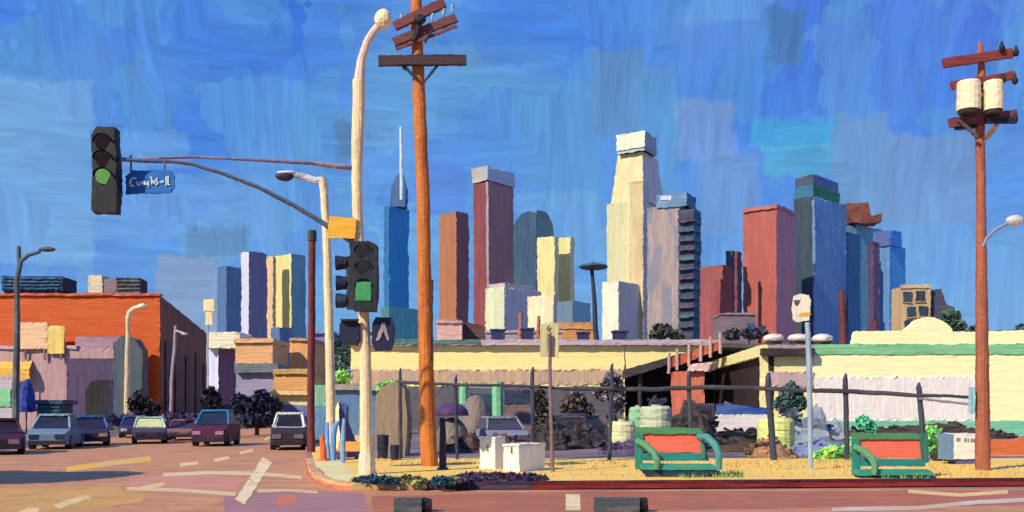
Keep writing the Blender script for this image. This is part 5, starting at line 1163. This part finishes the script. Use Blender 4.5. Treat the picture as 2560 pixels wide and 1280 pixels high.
# ------------------------------------------------------------------ benches
def bench(label, x0, x1, y0, yb, D, legs, arms):
    e = thing('bus_bench', label, 'bench', gp((x0 + x1) / 2, D, LOT), 'green bus benches with coral backs'); s = D / F; w_ = x1 - x0; h = yb - y0
    Xp = lambda u: x0 + w_ * u; Yp = lambda v: y0 + h * v
    m = lambda c, d='h', **k: M(c, D, d, **k)
    G = (58, 134, 112); G2 = (84, 146, 92)
    def part(name, pts, dy, dep, mt):
        b = MB(s, 5, .8, 1.0, keep=LOT); b.prism([P(Xp(u), Yp(v), D + dy) for u, v in pts], (0, dep, 0)); return b.build(name, mt, e)
    part('back_frame', [(0.0, .0), (.76, .02), (.80, .1), (.78, .14), (0.02, .13)][::-1], .28, .14, m(G2, acc=G))
    part('back_frame', [(0.0, .12), (.085, .13), (.09, .86), (0.0, .86)][::-1], .28, .09, m((44, 140, 120), 'v'))
    part('back_panel', [(.05, .125), (.80, .15), (.80, .52), (.26, .50), (.05, .30)][::-1], .33, .05, m((252, 116, 88), acc=(250, 128, 96), var=.08))
    part('back_rail', [(.09, .53), (.84, .53), (.86, .68), (.09, .68)][::-1], .28, .08, m((44, 140, 124), acc=(90, 160, 140)))
    part('seat', [(.08, .76), (.92, .76), (.97, .87), (.08, .87)][::-1], -.18, .45, m((52, 150, 128), acc=(100, 170, 130)))
    b = MB(s, 5, .8, 1, keep=LOT)
    for a, c, r in arms: 
        pass
    tubes('armrest', [P(Xp(.02), Yp(.28), D + .26), P(Xp(.12), Yp(.36), D + .1), P(Xp(.22), Yp(.52), D - .1), P(Xp(.26), Yp(.68), D - .2), P(Xp(.25), Yp(.86), D - .22)], [.075, .085, .085, .08, .07], D, (92, 150, 98), e)
    if arms[0][0]:
        tubes('armrest', [P(Xp(.74), Yp(.20), D + .26), P(Xp(.84), Yp(.20), D + .1), P(Xp(.93), Yp(.36), D - .1), P(Xp(.98), Yp(.58), D - .2), P(Xp(.98), Yp(.86), D - .22)], [.085, .09, .09, .085, .075], D, (70, 146, 134), e)
        tubes('armrest', [P(Xp(.78), Yp(.32), D + .28), P(Xp(.80), Yp(.5), D + .12), P(Xp(.80), Yp(.64), D + .05)], [.05, .06, .04], D, (60, 120, 100), e)
    else:
        part('back_frame', [(.78, .02), (.88, .0), (.90, .6), (.82, .6)][::-1], .28, .08, m((60, 120, 96), 'v'))
    part('skirt', [(.08, .885), (.98, .885), (.98, .93), (.90, .97), (.12, .97)][::-1], -.16, .40, m((26, 46, 74), acc=(44, 60, 84)))
    for u in legs:
        b = MB(s, 5, .6, .8, keep=LOT); c = gp(Xp(u), D - .05, LOT); b.box(c.x - .06, c.x + .06, c.y - .12, c.y + .2, LOT, Z(Yp(.885), D)); b.build('leg', m((34, 44, 66), 'v'), e)
    return e
bench('green bus bench with a coral back, beside the pale cream tank', 1588, 1802, 1068, 1191, 22.3, (.16, .90), [(1, 0, 0)])
bench('green bus bench with a coral back, beside the bright green shrub', 2132, 2345, 1082, 1205, 21.9, (.20, .92), [(0, 0, 0)])

# ------------------------------------------------------------------ grass, weeds, leaf litter
def tufts(name, areas, cols, n, hgt, label, seed=3, blade=.02):
    rnd = random.Random(seed); b = MB(.01, 99, 0, 0)
    for _ in range(n):
        px0, px1, py0, py1 = areas[rnd.randrange(len(areas))]
        py = rnd.uniform(py0, py1); D_ = lotD(py); x = X(rnd.uniform(px0, px1), D_); hh = hgt * rnd.uniform(.4, 1.3)
        a = rnd.uniform(0, math.pi); dx, dy = math.cos(a) * blade, math.sin(a) * blade; lx, ly = rnd.uniform(-.6, .6) * hh, rnd.uniform(-.6, .6) * hh
        b.raw([(x - dx, D_ - dy, LOT - .01), (x + dx, D_ + dy, LOT - .01), (x + lx, D_ + ly, LOT + hh)], rnd.randrange(len(cols)))
    o = b.build(name, [mat(c, 'd', .01, .2, bump=0.0) for c in cols]); tag(o, kind='stuff'); tag(o, label); return o
tufts('dry_grass', [(930, 1240, 1146, 1164), (1240, 1600, 1150, 1176), (1500, 1960, 1152, 1170), (1800, 2160, 1152, 1176), (2040, 2440, 1146, 1178), (2330, 2600, 1164, 1196), (930, 2560, 1176, 1196)], [(248, 200, 104), (240, 184, 84), (226, 196, 120), (190, 150, 84)], 2600, .075, 'dry yellow grass on the lot')
tufts('green_weeds', [(2000, 2190, 1118, 1158), (1700, 1860, 1184, 1196), (2200, 2330, 1186, 1198), (2300, 2380, 1120, 1150)], [(110, 168, 80), (80, 160, 104), (150, 170, 70)], 1100, .12, 'green weeds in the dry grass')
def litter(name, label, areas, cols, n, seed, size=.07, hgt=.16):
    rnd = random.Random(seed); b = MB(.01, 99, 0, 0)
    for _ in range(n):
        px, py, rx, ry = areas[rnd.randrange(len(areas))]
        a, r = rnd.uniform(0, 2 * math.pi), math.sqrt(rnd.random()); D_ = lotD(py + ry * r * math.sin(a)); x = X(px + rx * r * math.cos(a), D_)
        z = LOT + rnd.uniform(0, hgt) * (1 - r * .7); c = Vector((x, D_, z))
        u = Vector((rnd.uniform(-1, 1), rnd.uniform(-1, 1), rnd.uniform(-.4, .8))).normalized(); v = u.cross(Vector((rnd.uniform(-1, 1), rnd.uniform(-1, 1), 1))).normalized(); q = size * rnd.uniform(.5, 1.4)
        b.raw([c - u * q, c + v * q * .5, c + u * q, c - v * q * .5], rnd.randrange(len(cols)))
    o = b.build(name, [mat(c, 'd', .01, .25, bump=0.0) for c in cols]); tag(o, kind='stuff'); tag(o, label); return o
litter('purple_weeds', 'dark purple weeds hanging over the kerb', [(1190, 1197, 60, 8), (1250, 1196, 60, 7), (1320, 1199, 50, 5), (1155, 1203, 28, 7)], [(70, 50, 84), (54, 40, 66), (90, 66, 90)], 1900, 5)
litter('teal_weeds', 'dark teal weeds at the edge of the lot', [(925, 1204, 44, 6), (965, 1206, 36, 5), (1108, 1207, 34, 6)], [(30, 78, 96), (24, 60, 84), (40, 96, 90)], 900, 6)
litter('brown_weeds', 'brown and lime weeds at the kerb', [(1020, 1203, 34, 6), (1045, 1206, 24, 5), (1140, 1207, 8, 4)], [(112, 92, 66), (90, 76, 56), (150, 176, 84)], 480, 8)

# the two dark blocks at the very bottom of the picture
for (x0, x1, xe), lab in (((985, 1052, 1076), 'dark green grey clamp block at the bottom edge below the near utility pole'), ((1488, 1600, 1622), 'wider dark green grey clamp block at the bottom edge below the first bench')):
    D = 15.7; e = thing('clamp_block', lab, 'clamp', gp(x0, D), 'dark clamp blocks at the bottom edge')
    b = MB(D / F, 6, 1, 1); b.box(X(x0, D), X(xe - 22, D), D, D + .35, 0, Z(1248, D)); b.build('jaw', M((74, 84, 84), D, 'h', var=.3, acc=(130, 110, 104)), e)
    b = MB(D / F, 6, 1, 1); b.tube([(X(xe - 21, D), D + .17, .11), (X(xe, D), D + .17, .11)], [.125, .11], 12); b.build('end_cap', M((24, 22, 22), D), e)

# unseen tree added beyond the left edge to cast the shade on the road
s = .01
e = thing('street_tree', 'unseen tree added beyond the left edge to shade the road', 'tree', (-17.4, 20.7, 0))
b = MB(.015, 20, 1, .6); b.tube([(-17.4, 20.7, 0), (-17.2, 20.7, 2.2), (-17.0, 20.7, 3.2)], [.22, .17, .1], 9)
for dx in (-1.8, -.6, .9, 2.0): b.tube([(-17.2, 20.7, 2.2), (-17.1 + dx, 20.7 + dx * .1, 3.4)], [.1, .04], 6)
b.build('trunk', mat((90, 70, 60), 'v', .015), e)
b = MB(.015, 99, 0, 0)
for i, (dx, dy, r_) in enumerate(((-2.2, 0, 1.3), (-.8, .3, 1.5), (.7, -.2, 1.5), (2.0, .2, 1.2))):
    leafy(b, (-17.1 + dx, 20.7 + dy, 3.7), r_, 2.3, .95, 1500, .2, 1, gaps=.9, seed=90 + i)
b.build('crown', [mat(c, 'd', .015, .3, bump=0.0) for c in ((70, 100, 60), (54, 80, 54))], e)

for o in bpy.data.objects:
    if '_w' in o: del o['_w']
